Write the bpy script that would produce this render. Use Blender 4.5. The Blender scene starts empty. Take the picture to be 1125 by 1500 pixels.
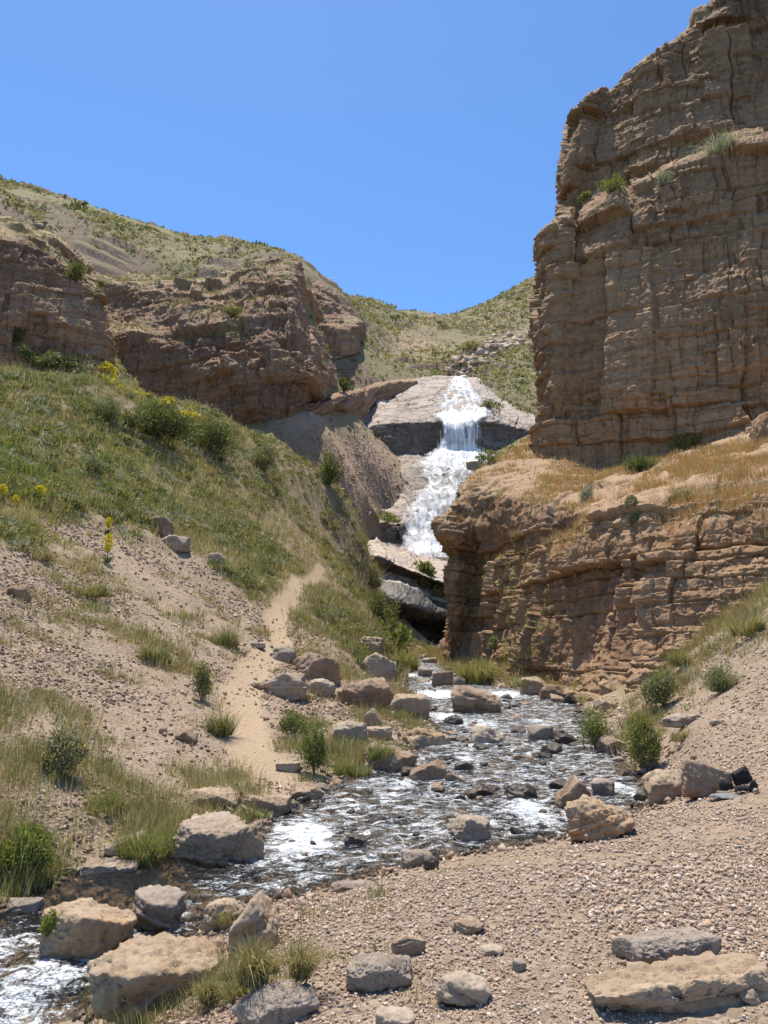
import bpy, bmesh, math, random
import numpy as np

rng = np.random.default_rng(11)
random.seed(11)
F, HZ, CAMH = 1128.0, 950.0, 1.6
PITCH = math.atan((HZ - 750) / F)
CP, SP = math.cos(PITCH), math.sin(PITCH)
CAM = np.array([0, 0, CAMH])
scene = bpy.context.scene
col = scene.collection

# ------------------------------------------------------------------ projection helpers
def azs(px, py):
    u = (np.asarray(px, float) - 562.5) / F
    v = (750 - np.asarray(py, float)) / F
    y = CP - v * SP
    return u / y, (SP + v * CP) / y

def at(px, py, Y):
    a, s = azs(px, py)
    return np.array([a * Y, Y, CAMH + s * Y])

def proj(P):
    P = np.asarray(P, float) - CAM
    d = P[..., 1] * CP + P[..., 2] * SP
    v = -P[..., 1] * SP + P[..., 2] * CP
    return 562.5 + F * P[..., 0] / d, 750 - F * v / d

# ------------------------------------------------------------------ noise
def h3(ix, iy, iz, seed=0):
    n = (ix.astype(np.int64) * 374761393 + iy.astype(np.int64) * 668265263 + iz.astype(np.int64) * 2147483647 + seed * 1274126177) & 0xFFFFFFFF
    n = ((n ^ (n >> 13)) * 1274126177) & 0xFFFFFFFF
    n = ((n ^ (n >> 16)) * 2246822519) & 0xFFFFFFFF
    n = n ^ (n >> 13)
    return (n & 0xFFFFFF) / float(0x1000000)

def vnoise(P, seed=0):
    I = np.floor(P)
    f = P - I
    f = f * f * f * (f * (f * 6 - 15) + 10)
    I = I.astype(np.int64)
    x, y, z = I[:, 0], I[:, 1], I[:, 2]
    fx, fy, fz = f[:, 0], f[:, 1], f[:, 2]
    r = 0
    for dz in (0, 1):
        wz = fz if dz else 1 - fz
        for dy in (0, 1):
            wy = fy if dy else 1 - fy
            for dx in (0, 1):
                wx = fx if dx else 1 - fx
                r = r + h3(x + dx, y + dy, z + dz, seed) * wx * wy * wz
    return r * 2 - 1

ROT = np.array([[0.36, 0.48, -0.8], [-0.8, 0.6, 0.0], [0.48, 0.64, 0.6]])
def fbm(P, octv=5, gain=0.5, lac=2.03, seed=0, ridge=False):
    a, r, t = 1.0, 0, 0
    Q = np.array(P, float)
    for k in range(octv):
        n = vnoise(Q, seed + k * 17)
        if ridge: n = 1 - 2 * np.abs(n)
        r = r + a * n; t += a
        a *= gain; Q = Q @ ROT.T * lac
    return r / t

def facets(P, c, seed=0):
    """flat randomly tilted chips, one per jittered cell"""
    Q = np.asarray(P, float) / c
    I = np.floor(Q - .5).astype(np.int64)
    best = np.full(len(Q), 1e9); val = np.zeros(len(Q))
    for dx in (0, 1):
        for dy in (0, 1):
            for dz in (0, 1):
                x, y, z = I[:, 0] + dx, I[:, 1] + dy, I[:, 2] + dz
                C = np.stack([x + .5 + .7 * (h3(x, y, z, seed) - .5), y + .5 + .7 * (h3(x, y, z, seed + 1) - .5), z + .5 + .7 * (h3(x, y, z, seed + 2) - .5)], 1)
                E = Q - C; d = (E ** 2).sum(1)
                g = np.stack([h3(x, y, z, seed + 3), h3(x, y, z, seed + 4), h3(x, y, z, seed + 5)], 1) - .5
                v = (h3(x, y, z, seed + 6) - .5) * .8 + (E * g).sum(1) * 1.6
                m = d < best
                best = np.where(m, d, best); val = np.where(m, v, val)
    return val

def sm(a, b, x):
    t = np.clip((x - a) / (b - a), 0, 1)
    return t * t * (3 - 2 * t)

# ------------------------------------------------------------------ mesh helpers
def mesh(name, V, Fs, mat=None, smooth=False, attrs=None, mats=None):
    """Fs: list of (n,k) index arrays"""
    V = np.asarray(V, np.float32)
    me = bpy.data.meshes.new(name)
    me.vertices.add(len(V)); me.vertices.foreach_set('co', V.ravel())
    Fs = [np.asarray(f, np.int32) for f in Fs if len(f)]
    nl = sum(f.size for f in Fs); nf = sum(len(f) for f in Fs)
    me.loops.add(nl); me.polygons.add(nf)
    me.loops.foreach_set('vertex_index', np.concatenate([f.ravel() for f in Fs]))
    st, o = [], 0
    for f in Fs:
        st.append(o + np.arange(len(f)) * f.shape[1]); o += f.size
    me.polygons.foreach_set('loop_start', np.concatenate(st).astype(np.int32))
    if smooth: me.polygons.foreach_set('use_smooth', np.ones(nf, bool))
    me.update(calc_edges=True)
    for k, (typ, dat) in (attrs or {}).items():
        a = me.attributes.new(k, typ, 'POINT')
        if typ == 'FLOAT': a.data.foreach_set('value', np.asarray(dat, np.float32).ravel())
        else: a.data.foreach_set('color', np.asarray(dat, np.float32).ravel())
    if mat: me.materials.append(mat)
    return me

def obj(name, me, parent=None, loc=(0, 0, 0), rot=(0, 0, 0), scale=(1, 1, 1)):
    o = bpy.data.objects.new(name, me); col.objects.link(o)
    o.location = loc; o.rotation_euler = rot; o.scale = scale
    if parent: o.parent = parent
    return o

def tag(o, label=None, cat=None, group=None, kind=None):
    if label: o['label'] = label
    if cat: o['category'] = cat
    if group: o['group'] = group
    if kind: o['kind'] = kind
    return o

def gridfaces(nr, nc, keep=None):
    i = np.arange(nr * nc).reshape(nr, nc)
    f = np.stack([i[:-1, :-1], i[:-1, 1:], i[1:, 1:], i[1:, :-1]], -1).reshape(-1, 4)
    if keep is not None:
        f = f[keep.ravel()[f].any(1)]
    return f

def compact(V, f, attrs):
    u, inv = np.unique(f, return_inverse=True)
    return V[u], inv.reshape(f.shape), {k: (t, np.asarray(d)[u]) for k, (t, d) in attrs.items()}

# ------------------------------------------------------------------ thin plate spline
class TPS:
    def __init__(s, X, v, lam=1e-4):
        s.X = np.asarray(X, float); n = len(X)
        K = s.k(s.X); A = np.zeros((n + 3, n + 3))
        A[:n, :n] = K + lam * np.eye(n)
        A[:n, n] = 1; A[:n, n + 1:] = s.X
        A[n:, :n] = A[:n, n:].T
        s.w = np.linalg.solve(A, np.concatenate([v, np.zeros(3)]))
    def k(s, Q):
        d2 = ((Q[:, None, :] - s.X[None]) ** 2).sum(-1)
        return 0.5 * d2 * np.log(d2 + 1e-12)
    def __call__(s, Q):
        out = np.empty(len(Q)); n = len(s.X)
        for i in range(0, len(Q), 60000):
            q = Q[i:i + 60000]
            out[i:i + 60000] = s.k(q) @ s.w[:n] + s.w[n] + q @ s.w[n + 1:]
        return out

def field(anch, lam=1e-4):
    X, v = [], []
    for a in anch:
        if a[0] == 'w':
            _, x, y, z = a
            X.append((x / y, math.log(y))); v.append((z - CAMH) / y)
        elif a[0] == 'z':
            _, px, py, z = a
            A, S = azs(px, py); Y = (z - CAMH) / S
            X.append((A, math.log(Y))); v.append(S)
        else:
            px, py, Y = a
            A, S = azs(px, py)
            X.append((A, math.log(Y))); v.append(S)
    return TPS(X, np.array(v), lam)

# ------------------------------------------------------------------ near ground (A)
zw_t = np.array([(1.5, -1.25), (4, -.92), (4.8, -.80), (5.4, -.62), (6.2, -.52), (7.5, -.43), (9.5, -.36), (12, -.27), (16, -.14), (20, -.02), (26, .2), (34, .55), (45, 1.1), (55, 1.5)])
def zw(Y): return np.interp(np.log(Y), np.log(zw_t[:, 0]), zw_t[:, 1])

def onwater(px, py):
    A, S = azs(px, py); Y = 10.0
    for _ in range(60):
        Y = 0.5 * Y + 0.5 * min(max((float(zw(Y)) - CAMH) / min(S, -0.004), 2), 52)
    return np.array([A * Y, Y])

NEARB = [(130, 1530), (125, 1480), (250, 1405), (300, 1368), (330, 1340), (480, 1304), (600, 1270), (750, 1245), (850, 1224), (940, 1192), (955, 1150), (893, 1095), (862, 1052), (845, 1030), (760, 1010), (690, 1001), (662, 988), (643, 966)]
FARB = [(612, 962), (598, 985), (590, 1012), (622, 1042), (640, 1075), (612, 1092), (562, 1127), (512, 1142), (450, 1168), (390, 1203), (345, 1256), (200, 1263), (100, 1287), (0, 1328), (-150, 1405), (-300, 1500)]
POLY = np.array([onwater(*p) for p in NEARB] + [(1.95, 48.5), (1.3, 49)] + [onwater(*p) for p in FARB] + [(-6, 4.0), (-6, 2.0), (-1.6, 2.0)])

def sdist(x, y):
    d2 = np.full(x.shape, 1e9); ins = np.zeros(x.shape, bool)
    n = len(POLY)
    for i in range(n):
        a, b = POLY[i], POLY[(i + 1) % n]
        e = b - a; L = (e ** 2).sum()
        t = np.clip(((x - a[0]) * e[0] + (y - a[1]) * e[1]) / L, 0, 1)
        d2 = np.minimum(d2, (x - a[0] - t * e[0]) ** 2 + (y - a[1] - t * e[1]) ** 2)
        c = ((a[1] > y) != (b[1] > y)) & (x < e[0] * (y - a[1]) / (e[1] if abs(e[1]) > 1e-9 else 1e-9) + a[0])
        ins ^= c
    d = np.sqrt(d2)
    return np.where(ins, -d, d)

A_ANCH = [
    ('w', -6, 2.2, -.9), ('w', -2, 2.2, -.8), ('w', -.6, 2.2, -.1), ('w', 0.6, 2.2, 0), ('w', 2.5, 2.2, .05), ('w', 6, 2.5, .1),
    ('z', 450, 1430, -.06), ('z', 600, 1420, 0), ('z', 900, 1420, .04), ('z', 1110, 1420, .08), ('z', 700, 1275, -.14), ('z', 900, 1245, -.04),
    ('z', 1110, 1240, .08), ('z', 970, 1195, -.14), ('z', 1110, 1150, .2), ('z', 300, 1400, -.42), ('z', 380, 1360, -.25),
    (1122, 1050, 11), (1122, 950, 14.5), (1122, 868, 18), (1000, 965, 18.5), (945, 1015, 18.8), ('z', 875, 1048, .0), (1000, 1080, 12), ('z', 930, 1103, -.12),
    (1060, 1000, 14.5), (1300, 900, 13), (1300, 1050, 9.5), ('w', 7, 6, .6), ('w', 6, 4, .3), (1300, 700, 20), (1500, 760, 13),
    ('z', 0, 1285, -.3), (-60, 1180, 7.2), (100, 1150, 8.7), (0, 1150, 7.9), (200, 1150, 9.6), (310, 1140, 10.6), ('z', 380, 1160, -.1),
    (370, 1090, 12.2), (0, 1000, 11.5), (0, 850, 17), (0, 700, 25), (0, 600, 33), (0, 545, 39),
    (-300, 1000, 8.5), (-300, 850, 12), (-300, 650, 20), (-300, 480, 33), (-300, 1200, 6),
    (150, 1000, 13.2), (150, 850, 21), (150, 700, 31), (150, 600, 40), (150, 556, 46),
    (250, 1000, 14.8), (250, 850, 25), (250, 700, 38), (250, 625, 47), (250, 588, 52),
    (320, 1000, 16), (350, 1050, 14), (360, 980, 19), (410, 900, 29), (400, 940, 23.5), (465, 832, 48), (330, 900, 25),
    (400, 800, 43), (400, 700, 55), (400, 650, 61), (330, 614, 56),
    (450, 690, 64), (500, 737, 65), (536, 785, 63), (549, 818, 60), (480, 770, 58),
    (500, 838, 52), (538, 880, 52), (566, 925, 46), (590, 948, 44), (552, 888, 50), (575, 945, 58), (598, 955, 60), (556, 905, 60), (548, 872, 62), ('z', 608, 955, 1.45), (560, 940, 40), (500, 900, 36), (500, 950, 28.5), (450, 950, 25), (450, 1000, 20.5),
    (525, 985, 28), (570, 985, 30), (420, 1030, 17.5), ('z', 480, 1090, -.0), ('z', 430, 1125, -.08), ('z', 560, 1060, .1),
    # behind the crests
    (-300, 560, 45), (0, 640, 50), (150, 650, 58), (250, 670, 64), (330, 690, 69), (400, 715, 73), (450, 740, 74), (500, 790, 74), (545, 868, 70), (572, 935, 66),
    (620, 950, 62), (660, 960, 60), (700, 985, 50), (800, 985, 34), (900, 990, 27), (1000, 930, 25), (1122, 900, 25), (1300, 800, 27),
]
for p in NEARB[2:] + FARB[:-1]:
    w = onwater(*p)
    A_ANCH.append(('w', w[0], w[1], float(zw(w[1])) + .03))
tpsA = field(A_ANCH, 2e-4)

PATH = [(430, 1165, 0), (395, 1130, 0), (365, 1090, 0), (352, 1050, 0), (350, 1010, 0), (372, 975, 0), (412, 940, 0), (402, 905, 0), (418, 880, 0), (438, 850, 0), (470, 828, 0)]

def hA_raw(x, y):
    y = np.maximum(y, 1.2)
    return CAMH + y * tpsA(np.stack([x / y, np.log(y)], 1))

def hitfun(h, px, py, y0, y1, n=1200):
    A, S = azs(px, py)
    Y = np.exp(np.linspace(math.log(y0), math.log(y1), n))
    d = CAMH + S * Y - h(A * Y, Y)
    k = np.argmax(d < 0)
    if d[k] >= 0: k = int(np.argmin(d))
    k = max(k, 1)
    t = d[k - 1] / (d[k - 1] - d[k]) if d[k - 1] > 0 > d[k] else 0
    Yk = Y[k - 1] + t * (Y[k] - Y[k - 1])
    return np.array([A * Yk, Yk])

PATHW = np.array([hitfun(hA_raw, p[0], p[1], 4, 70) for p in PATH])
def pathdist(x, y):
    d2 = np.full(x.shape, 1e9)
    for a, b in zip(PATHW[:-1], PATHW[1:]):
        e = b - a
        t = np.clip(((x - a[0]) * e[0] + (y - a[1]) * e[1]) / (e ** 2).sum(), 0, 1)
        d2 = np.minimum(d2, (x - a[0] - t * e[0]) ** 2 + (y - a[1] - t * e[1]) ** 2)
    return np.sqrt(d2)

def hA(x, y, detail=0):
    """ground height; detail 0 smooth, 1 with relief"""
    x = np.atleast_1d(np.asarray(x, float)); y = np.atleast_1d(np.asarray(y, float))
    zb = hA_raw(x, y)
    d = sdist(x, y); w = zw(np.clip(y, 1.5, 55))
    near = y < 52
    bw = 0.35 + 0.05 * y
    zin = w - np.minimum(.2, .4 * -d)
    rise = w + .02 + .22 * np.maximum(d, 0)
    t = sm(0, 1, d / bw)
    zo = rise * (1 - t) + np.maximum(zb, w + .04) * t
    z = np.where(near, np.where(d < 0, zin, zo), zb)
    pd = pathdist(x, y)
    z = z - .07 * (1 - sm(.15, .7, pd)) * sm(9, 12, y)
    if detail:
        P = np.stack([x, y, z * .6], 1)
        slope = sm(.3, 2.5, z + .1 - 0 * y)
        amp = .35 + .65 * slope
        calm = 1 - .6 * (1 - sm(.3, .9, pd))
        z = z + amp * calm * (.22 * slope * fbm(P / 3.1, 3, seed=3) + .07 * fbm(P / .8, 3, seed=5) * (.4 + sm(.5, 2, d)) + .02 * fbm(P / .17, 3, seed=9) * sm(26, 12, y))
        z = z + np.where(d < 0, .05 * fbm(P / .5, 3, seed=21), 0)
    return z

def hit(px, py, y0=2.4, y1=74):
    p = hitfun(hA, px, py, y0, y1)
    return np.array([p[0], p[1], hA(p[0], p[1], 1)[0]])

# vegetation cover field
D_ANCH = [(50, 600, .75), (200, 650, .8), (300, 700, .78), (380, 760, .8), (450, 800, .85), (480, 880, .95), (535, 885, .95), (520, 925, .9), (570, 945, .9), (100, 700, .8), (30, 700, .9), (450, 720, .75), (160, 740, .7), (60, 640, .6), (520, 790, .9), (330, 640, .95),
          (120, 590, .8), (200, 565, .6), (250, 760, .85), (330, 830, .75), (400, 860, .8), (20, 780, .6),
          (100, 800, .35), (200, 830, .16), (300, 850, .12), (360, 900, .2), (150, 900, .3), (50, 950, .3), (230, 950, .42), (300, 940, .35), (100, 1050, .3), (250, 1050, .12), (200, 1100, .12), (30, 1250, .95), (120, 1185, .55), (220, 1225, .8), (60, 1100, .35), (20, 1180, .5), (300, 1140, .4), (330, 1180, .5),
          (350, 1000, 0), (400, 1080, .05), (360, 1080, 0), (440, 1090, .7), (510, 1115, .7), (560, 1045, .35), (430, 1140, .2), (450, 960, .55), (480, 1000, .35), (430, 1000, .2), (590, 1080, .2), (520, 1020, .3),
          (800, 1300, .03), (600, 1300, .12), (450, 1380, .12), (385, 1400, .5), (700, 1260, .28), (1050, 1385, .2), (1000, 1450, .08), (900, 1220, .12), (600, 1450, .06), (470, 1460, .05), (985, 990, .5), (1085, 950, .35), (1100, 1050, .03), (880, 1070, .3), (950, 1090, .35), (1040, 1110, .03), (1110, 880, .5), (1000, 1060, .1), (750, 1400, .04), (1100, 1300, .03)]
DX, DV = [], []
for px, py, v in D_ANCH:
    p = hitfun(hA, px, py, 2.4, 74)
    DX.append((p[0] / p[1], math.log(p[1]))); DV.append(v)
DX, DV = np.array(DX), np.array(DV)
def cover(x, y):
    q = np.stack([x / y, np.log(y)], 1); out = np.empty(len(q))
    for i in range(0, len(q), 60000):
        d2 = ((q[i:i + 60000, None] - DX[None]) ** 2).sum(-1)
        w = 1 / (d2 + 3e-4) ** 1.6
        out[i:i + 60000] = (w * DV).sum(1) / w.sum(1)
    return out

# ------------------------------------------------------------------ hills (B)
B_ANCH = [
    (450, 720, 77), (480, 640, 90), (440, 608, 91), (520, 703, 90.5), (560, 752, 97.5), (600, 728, 101.5), (560, 690, 100), (500, 772, 85), (545, 835, 84),
    (640, 845, 88), (655, 800, 94), (656, 725, 100), (668, 690, 107), (672, 664, 112.5), (675, 622, 117), (677, 562, 129), (690, 525, 152), (662, 503, 182), (655, 468, 238), (650, 480, 300),
    (600, 850, 88), (570, 850, 86),
    (560, 640, 116), (560, 600, 122), (600, 580, 128), (620, 540, 140), (560, 560, 126), (500, 604, 103), (540, 500, 150), (480, 560, 120), (620, 500, 180), (600, 470, 205),
    (745, 645, 111), (700, 700, 101), (760, 600, 120), (740, 545, 140), (760, 505, 165), (790, 402, 262), (745, 428, 255), (700, 450, 247), (670, 463, 240), (720, 500, 190),
    (790, 640, 105), (850, 640, 105), (900, 560, 130), (900, 380, 262), (1000, 350, 262), (790, 440, 330), (900, 430, 330), (700, 480, 310),
    (0, 480, 66), (-100, 470, 66), (80, 510, 68), (145, 545, 72), (0, 335, 76), (-100, 320, 72), (100, 378, 88), (160, 410, 112), (200, 408, 114), (300, 405, 110), (400, 392, 115), (432, 386, 117),
    (200, 590, 90), (260, 610, 92), (330, 625, 89), (400, 628, 87),
    (200, 510, 103), (172, 500, 100), (182, 452, 108), (168, 430, 110), (300, 520, 103), (400, 520, 106), (470, 500, 118),
    (0, 268, 152), (100, 293, 152), (200, 326, 150), (300, 353, 144), (345, 373, 136), (420, 384, 124), (-200, 225, 150), (460, 402, 142), (500, 428, 156), (560, 441, 192), (620, 457, 226),
    (0, 300, 105), (150, 350, 118), (250, 372, 122), (340, 388, 122), (-150, 270, 105), (440, 440, 130), (500, 470, 138),
    (0, 300, 200), (200, 360, 200), (340, 410, 190), (-200, 260, 200), (430, 420, 180), (500, 450, 210), (560, 460, 240), (620, 480, 280),
    (1000, 620, 105), (1100, 620, 105), (400, 700, 70), (330, 660, 66), (250, 650, 66), (620, 900, 66), (680, 900, 66), (750, 850, 66), (900, 800, 66), (1100, 700, 66),
]
tpsB = field(B_ANCH, 2e-4)
def hB(x, y, detail=0):
    x = np.atleast_1d(np.asarray(x, float)); y = np.atleast_1d(np.asarray(y, float))
    z = CAMH + y * tpsB(np.stack([x / y, np.log(y)], 1))
    z = z - 7 * sm(-.030, -.012, x / y) * sm(92, 90, y)
    if detail:
        P = np.stack([x, y, z * .7], 1)
        z = z + .9 * fbm(P / 11, 4, seed=31) + .25 * fbm(P / 2.2, 3, seed=33)
        # bedding ledges that crop out along the slope
        st = (z * .9 + x * .25 - y * .12) / 3.0 + 1.2 * fbm(P / 14, 2, seed=37)
        fr = st - np.floor(st)
        m = sm(.1, .45, fbm(P / 9, 3, seed=39))
        z = z + m * 1.1 * (sm(0, .12, fr) - fr) * sm(75, 95, y)
    return z
def hitB(px, py, y0=64, y1=300):
    p = hitfun(hB, px, py, y0, y1)
    return np.array([p[0], p[1], hB(p[0], p[1], 1)[0]])
# ------------------------------------------------------------------ materials
class NT:
    def __init__(s, name):
        s.m = bpy.data.materials.new(name); s.m.use_nodes = True
        s.t = s.m.node_tree; s.t.nodes.clear()
        s.out = s.n('ShaderNodeOutputMaterial')
    def n(s, typ, **kw):
        nd = s.t.nodes.new(typ)
        for k, v in kw.items():
            if k.startswith('_'): setattr(nd, k[1:], v)
            else: s.set(nd, k, v)
        return nd
    def set(s, nd, k, v):
        sock = nd.inputs[int(k[1:])] if (k[0] == 'i' and k[1:].isdigit()) else nd.inputs[k.replace('__', ' ')]
        if isinstance(v, bpy.types.NodeSocket): s.t.links.new(v, sock)
        elif isinstance(v, bpy.types.Node): s.t.links.new(v.outputs[0], sock)
        else:
            if isinstance(v, tuple) and len(v) == 3 and sock.type == 'RGBA': v = v + (1,)
            sock.default_value = v
    def coord(s, obj=True):
        return s.n('ShaderNodeTexCoord').outputs['Object'] if obj else s.n('ShaderNodeNewGeometry').outputs['Position']
    def noise(s, vec, scale, detail=4, rough=.55, out=0, dist=0.0):
        return s.n('ShaderNodeTexNoise', Vector=vec, Scale=scale, Detail=float(detail), Roughness=rough, Distortion=dist).outputs[out]
    def ramp(s, fac, a, b, va=0.0, vb=1.0):
        nd = s.n('ShaderNodeMapRange', Value=fac); nd.clamp = True
        nd.inputs[1].default_value = a; nd.inputs[2].default_value = b; nd.inputs[3].default_value = va; nd.inputs[4].default_value = vb
        return nd.outputs[0]
    def mix(s, fac, a, b, blend='MIX'):
        nd = s.t.nodes.new('ShaderNodeMix'); nd.data_type = 'RGBA'; nd.blend_type = blend
        for i, v in ((0, fac), (6, a), (7, b)):
            sk = nd.inputs[i]
            if isinstance(v, bpy.types.NodeSocket): s.t.links.new(v, sk)
            else: sk.default_value = (tuple(v) + (1,)) if isinstance(v, tuple) and len(v) == 3 else v
        return nd.outputs[2]
    def math(s, op, a, b=0.0):
        return s.n('ShaderNodeMath', _operation=op, i0=a, i1=b).outputs[0]
    def attr(s, name, out='Fac'):
        nd = s.n('ShaderNodeAttribute'); nd.attribute_name = name
        return nd.outputs[out]
    def bump(s, h, strength, dist, normal=None):
        nd = s.n('ShaderNodeBump', Height=h, Strength=strength, Distance=dist)
        if normal: s.set(nd, 'Normal', normal)
        return nd.outputs[0]
    def bsdf(s, color, rough=.9, normal=None, spec=.25, **kw):
        b = s.n('ShaderNodeBsdfPrincipled', Roughness=rough)
        s.set(b, 'Base Color', color); b.inputs['Specular IOR Level'].default_value = spec
        if normal is not None: s.set(b, 'Normal', normal)
        for k, v in kw.items(): s.set(b, k, v)
        return b.outputs[0]
    def done(s, sh):
        s.t.links.new(sh, s.out.inputs[0]); return s.m

def rock_mat(name, dark, mid, light, stain=(.36, .22, .10), dirt=(.36, .27, .18), sc=1.0, bump=.6, wet=0.0, stainamt=.5, rough=.92, obj_space=False, bd=.03, streaks=1.0, cracks=0):
    t = NT(name); P = t.coord(obj_space)
    big = t.noise(P, .35 * sc, 4); fine = t.noise(P, 5 * sc, 6, .65); grit = t.noise(P, 26 * sc, 4, .7)
    tone = t.math('ADD', t.math('MULTIPLY', t.attr('tone'), .55), t.math('MULTIPLY', fine, .6))
    c = t.mix(t.ramp(tone, .25, .55), dark, mid)
    c = t.mix(t.ramp(tone, .5, .85), c, light)
    c = t.mix(t.ramp(big, .48, .72, 0, stainamt), c, stain)
    mp = t.n('ShaderNodeMapping', Vector=P); mp.inputs['Scale'].default_value = (1.3 * sc, 1.3 * sc, .16 * sc)
    streak = t.noise(mp.outputs[0], 2.2, 5, .65)
    c = t.mix(t.ramp(streak, .5, .75, 0, .5 * streaks), c, dark)
    mb = t.n('ShaderNodeMapping', Vector=P); mb.inputs['Scale'].default_value = (.25 * sc, .25 * sc, 4.5 * sc); mb.inputs['Rotation'].default_value = (0, .12, 0)
    band = t.noise(mb.outputs[0], 1.6, 5, .7)
    c = t.mix(t.ramp(band, .5, .7, 0, .4), c, t.mix(.5, c, light))
    c = t.mix(t.ramp(band, .48, .3, 0, .45), c, dark)
    c = t.mix(t.ramp(grit, .3, .7, .0, .5), c, t.mix(.55, c, dark), 'MIX')
    if dirt is not None:
        d = t.math('MULTIPLY', t.attr('dirt'), t.ramp(fine, .3, .6, .55, 1.0))
        c = t.mix(d, c, dirt)
    h = t.math('ADD', t.math('MULTIPLY', fine, .7), t.math('MULTIPLY', grit, .35))
    if cracks:
        mc = t.n('ShaderNodeMapping', Vector=t.n('ShaderNodeVectorMath', _operation='ADD', i0=P, i1=t.noise(P, .8, 3, .6, out=1)).outputs[0]); mc.inputs['Scale'].default_value = (.16, .30, .34) if sc < .45 and name.startswith('water') else (.22, .22, .75)
        vc = t.n('ShaderNodeTexVoronoi', _feature='DISTANCE_TO_EDGE', Vector=mc.outputs[0], Scale=1.5)
        ck = t.ramp(vc.outputs['Distance'], .0, .035, 1, 0)
        c = t.mix(t.math('MULTIPLY', ck, cracks), c, dark)
        h = t.math('SUBTRACT', h, t.math('MULTIPLY', ck, 2.0 if cracks > .5 else .5))
    return t.done(t.bsdf(c, rough, t.bump(h, bump, bd / sc)))

M = {}
M['cliff'] = rock_mat('cliff_rock', (.085, .046, .025), (.275, .160, .085), (.46, .302, .178), dirt=(.35, .235, .14), sc=.5, stainamt=.6, stain=(.35, .20, .10), cracks=.16)
M['leftcliff'] = rock_mat('reddish_cliff_rock', (.085, .046, .028), (.29, .165, .10), (.47, .31, .20), dirt=(.31, .235, .125), sc=.35, stainamt=.3, stain=(.33, .20, .115), cracks=.14)
M['slab'] = rock_mat('waterfall_slab_rock', (.19, .148, .115), (.45, .365, .295), (.62, .525, .435), stain=(.30, .2, .15), dirt=(.13, .105, .085), sc=.4, stainamt=.55, cracks=.8, bd=.06)  # dirt slot holds the darker colour of the steep slab faces
M['darkrock'] = rock_mat('dark_rock', (.045, .04, .034), (.10, .086, .07), (.17, .145, .12), dirt=(.12, .10, .08), sc=.6, stainamt=.3, stain=(.07, .07, .035), rough=.6)  # dark tone for the hollow wall under the slab lip

def ground_mat():
    t = NT('dirt_and_scree'); P = t.coord(False)
    veg, path, wet, far = t.attr('veg'), t.attr('path'), t.attr('wet'), t.attr('far')
    big = t.noise(P, .45, 4); med = t.noise(P, 2.6, 5, .6); fine = t.noise(P, 30, 5, .7)
    vo = t.n('ShaderNodeTexVoronoi', Vector=P, Scale=24.0); vo2 = t.n('ShaderNodeTexVoronoi', Vector=P, Scale=9.0)
    peb = t.n('ShaderNodeSeparateColor', Color=vo.outputs['Color']).outputs[0]
    peb2 = t.n('ShaderNodeSeparateColor', Color=vo2.outputs['Color']).outputs[0]
    c = t.mix(t.ramp(med, .3, .7), (.265, .188, .124), (.35, .257, .178))
    c = t.mix(t.ramp(big, .45, .7, 0, .6), c, (.37, .25, .175))
    c = t.mix(t.ramp(peb, .3, 1, 0, .6), c, (.50, .395, .30))
    c = t.mix(t.ramp(peb, .4, 0, 0, .55), c, (.19, .13, .09))
    c = t.mix(t.ramp(peb2, .5, 1, 0, .45), c, (.24, .165, .12))
    c = t.mix(t.ramp(peb2, .35, 0, 0, .35), c, (.46, .36, .27))
    c = t.mix(t.ramp(fine, .35, .75, 0, .35), c, (.24, .165, .11))
    vm = t.math('MULTIPLY', veg, t.ramp(med, .25, .6, .55, 1))
    c = t.mix(t.math('MULTIPLY', vm, .75), c, t.mix(t.ramp(fine, .3, .7), (.19, .165, .075), (.30, .24, .13)))
    c = t.mix(t.math('MULTIPLY', path, .85), c, t.mix(t.ramp(fine, .3, .8), (.46, .335, .215), (.39, .28, .18)))
    c = t.mix(wet, c, t.mix(t.ramp(peb, .2, .9), (.11, .08, .05), (.27, .2, .125)))
    h = t.math('ADD', t.math('MULTIPLY', t.math('SUBTRACT', 1.0, vo.outputs['Distance']), .5), t.math('MULTIPLY', fine, .6))
    n = t.bump(h, 1.0, .045)
    ro = t.ramp(wet, 0, 1, .95, .35)
    return t.done(t.bsdf(c, ro, n, .3))
M['ground'] = ground_mat()

def hill_mat():
    t = NT('dry_hillside'); P = t.coord(False)
    big = t.noise(P, .05, 5, .6); med = t.noise(P, .35, 5, .65); fine = t.noise(P, 2.2, 5, .7)
    c = t.mix(t.ramp(med, .3, .7), (.29, .225, .13), (.25, .18, .105))
    c = t.mix(t.math('MULTIPLY', t.ramp(big, .3, .6), t.ramp(med, .35, .65, .45, 1)), c, (.21, .195, .085))
    c = t.mix(t.ramp(fine, .45, .75, 0, .5), c, (.14, .125, .06))
    c = t.mix(t.attr('scree'), c, t.mix(t.ramp(fine, .3, .7), (.46, .315, .215), (.38, .25, .165)))
    c = t.mix(t.math('MULTIPLY', t.attr('bare'), t.ramp(fine, .3, .6, .6, 1)), c, t.mix(t.ramp(med, .3, .7), (.30, .205, .15), (.22, .145, .105)))
    return t.done(t.bsdf(c, .95, t.bump(t.math('ADD', fine, med), .8, .35)))
M['hill'] = hill_mat()

# ------------------------------------------------------------------ sheets: ground and hills
def fan(alim, na, aout, y0, y1, ny):
    a = np.concatenate([np.linspace(-aout, -alim, 60)[:-1], np.linspace(-alim, alim, na), np.linspace(alim, aout, 60)[1:]])
    y = np.exp(np.linspace(math.log(y0), math.log(y1), ny))
    return np.meshgrid(a, y)

def cliffmask_fan(): pass

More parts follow.
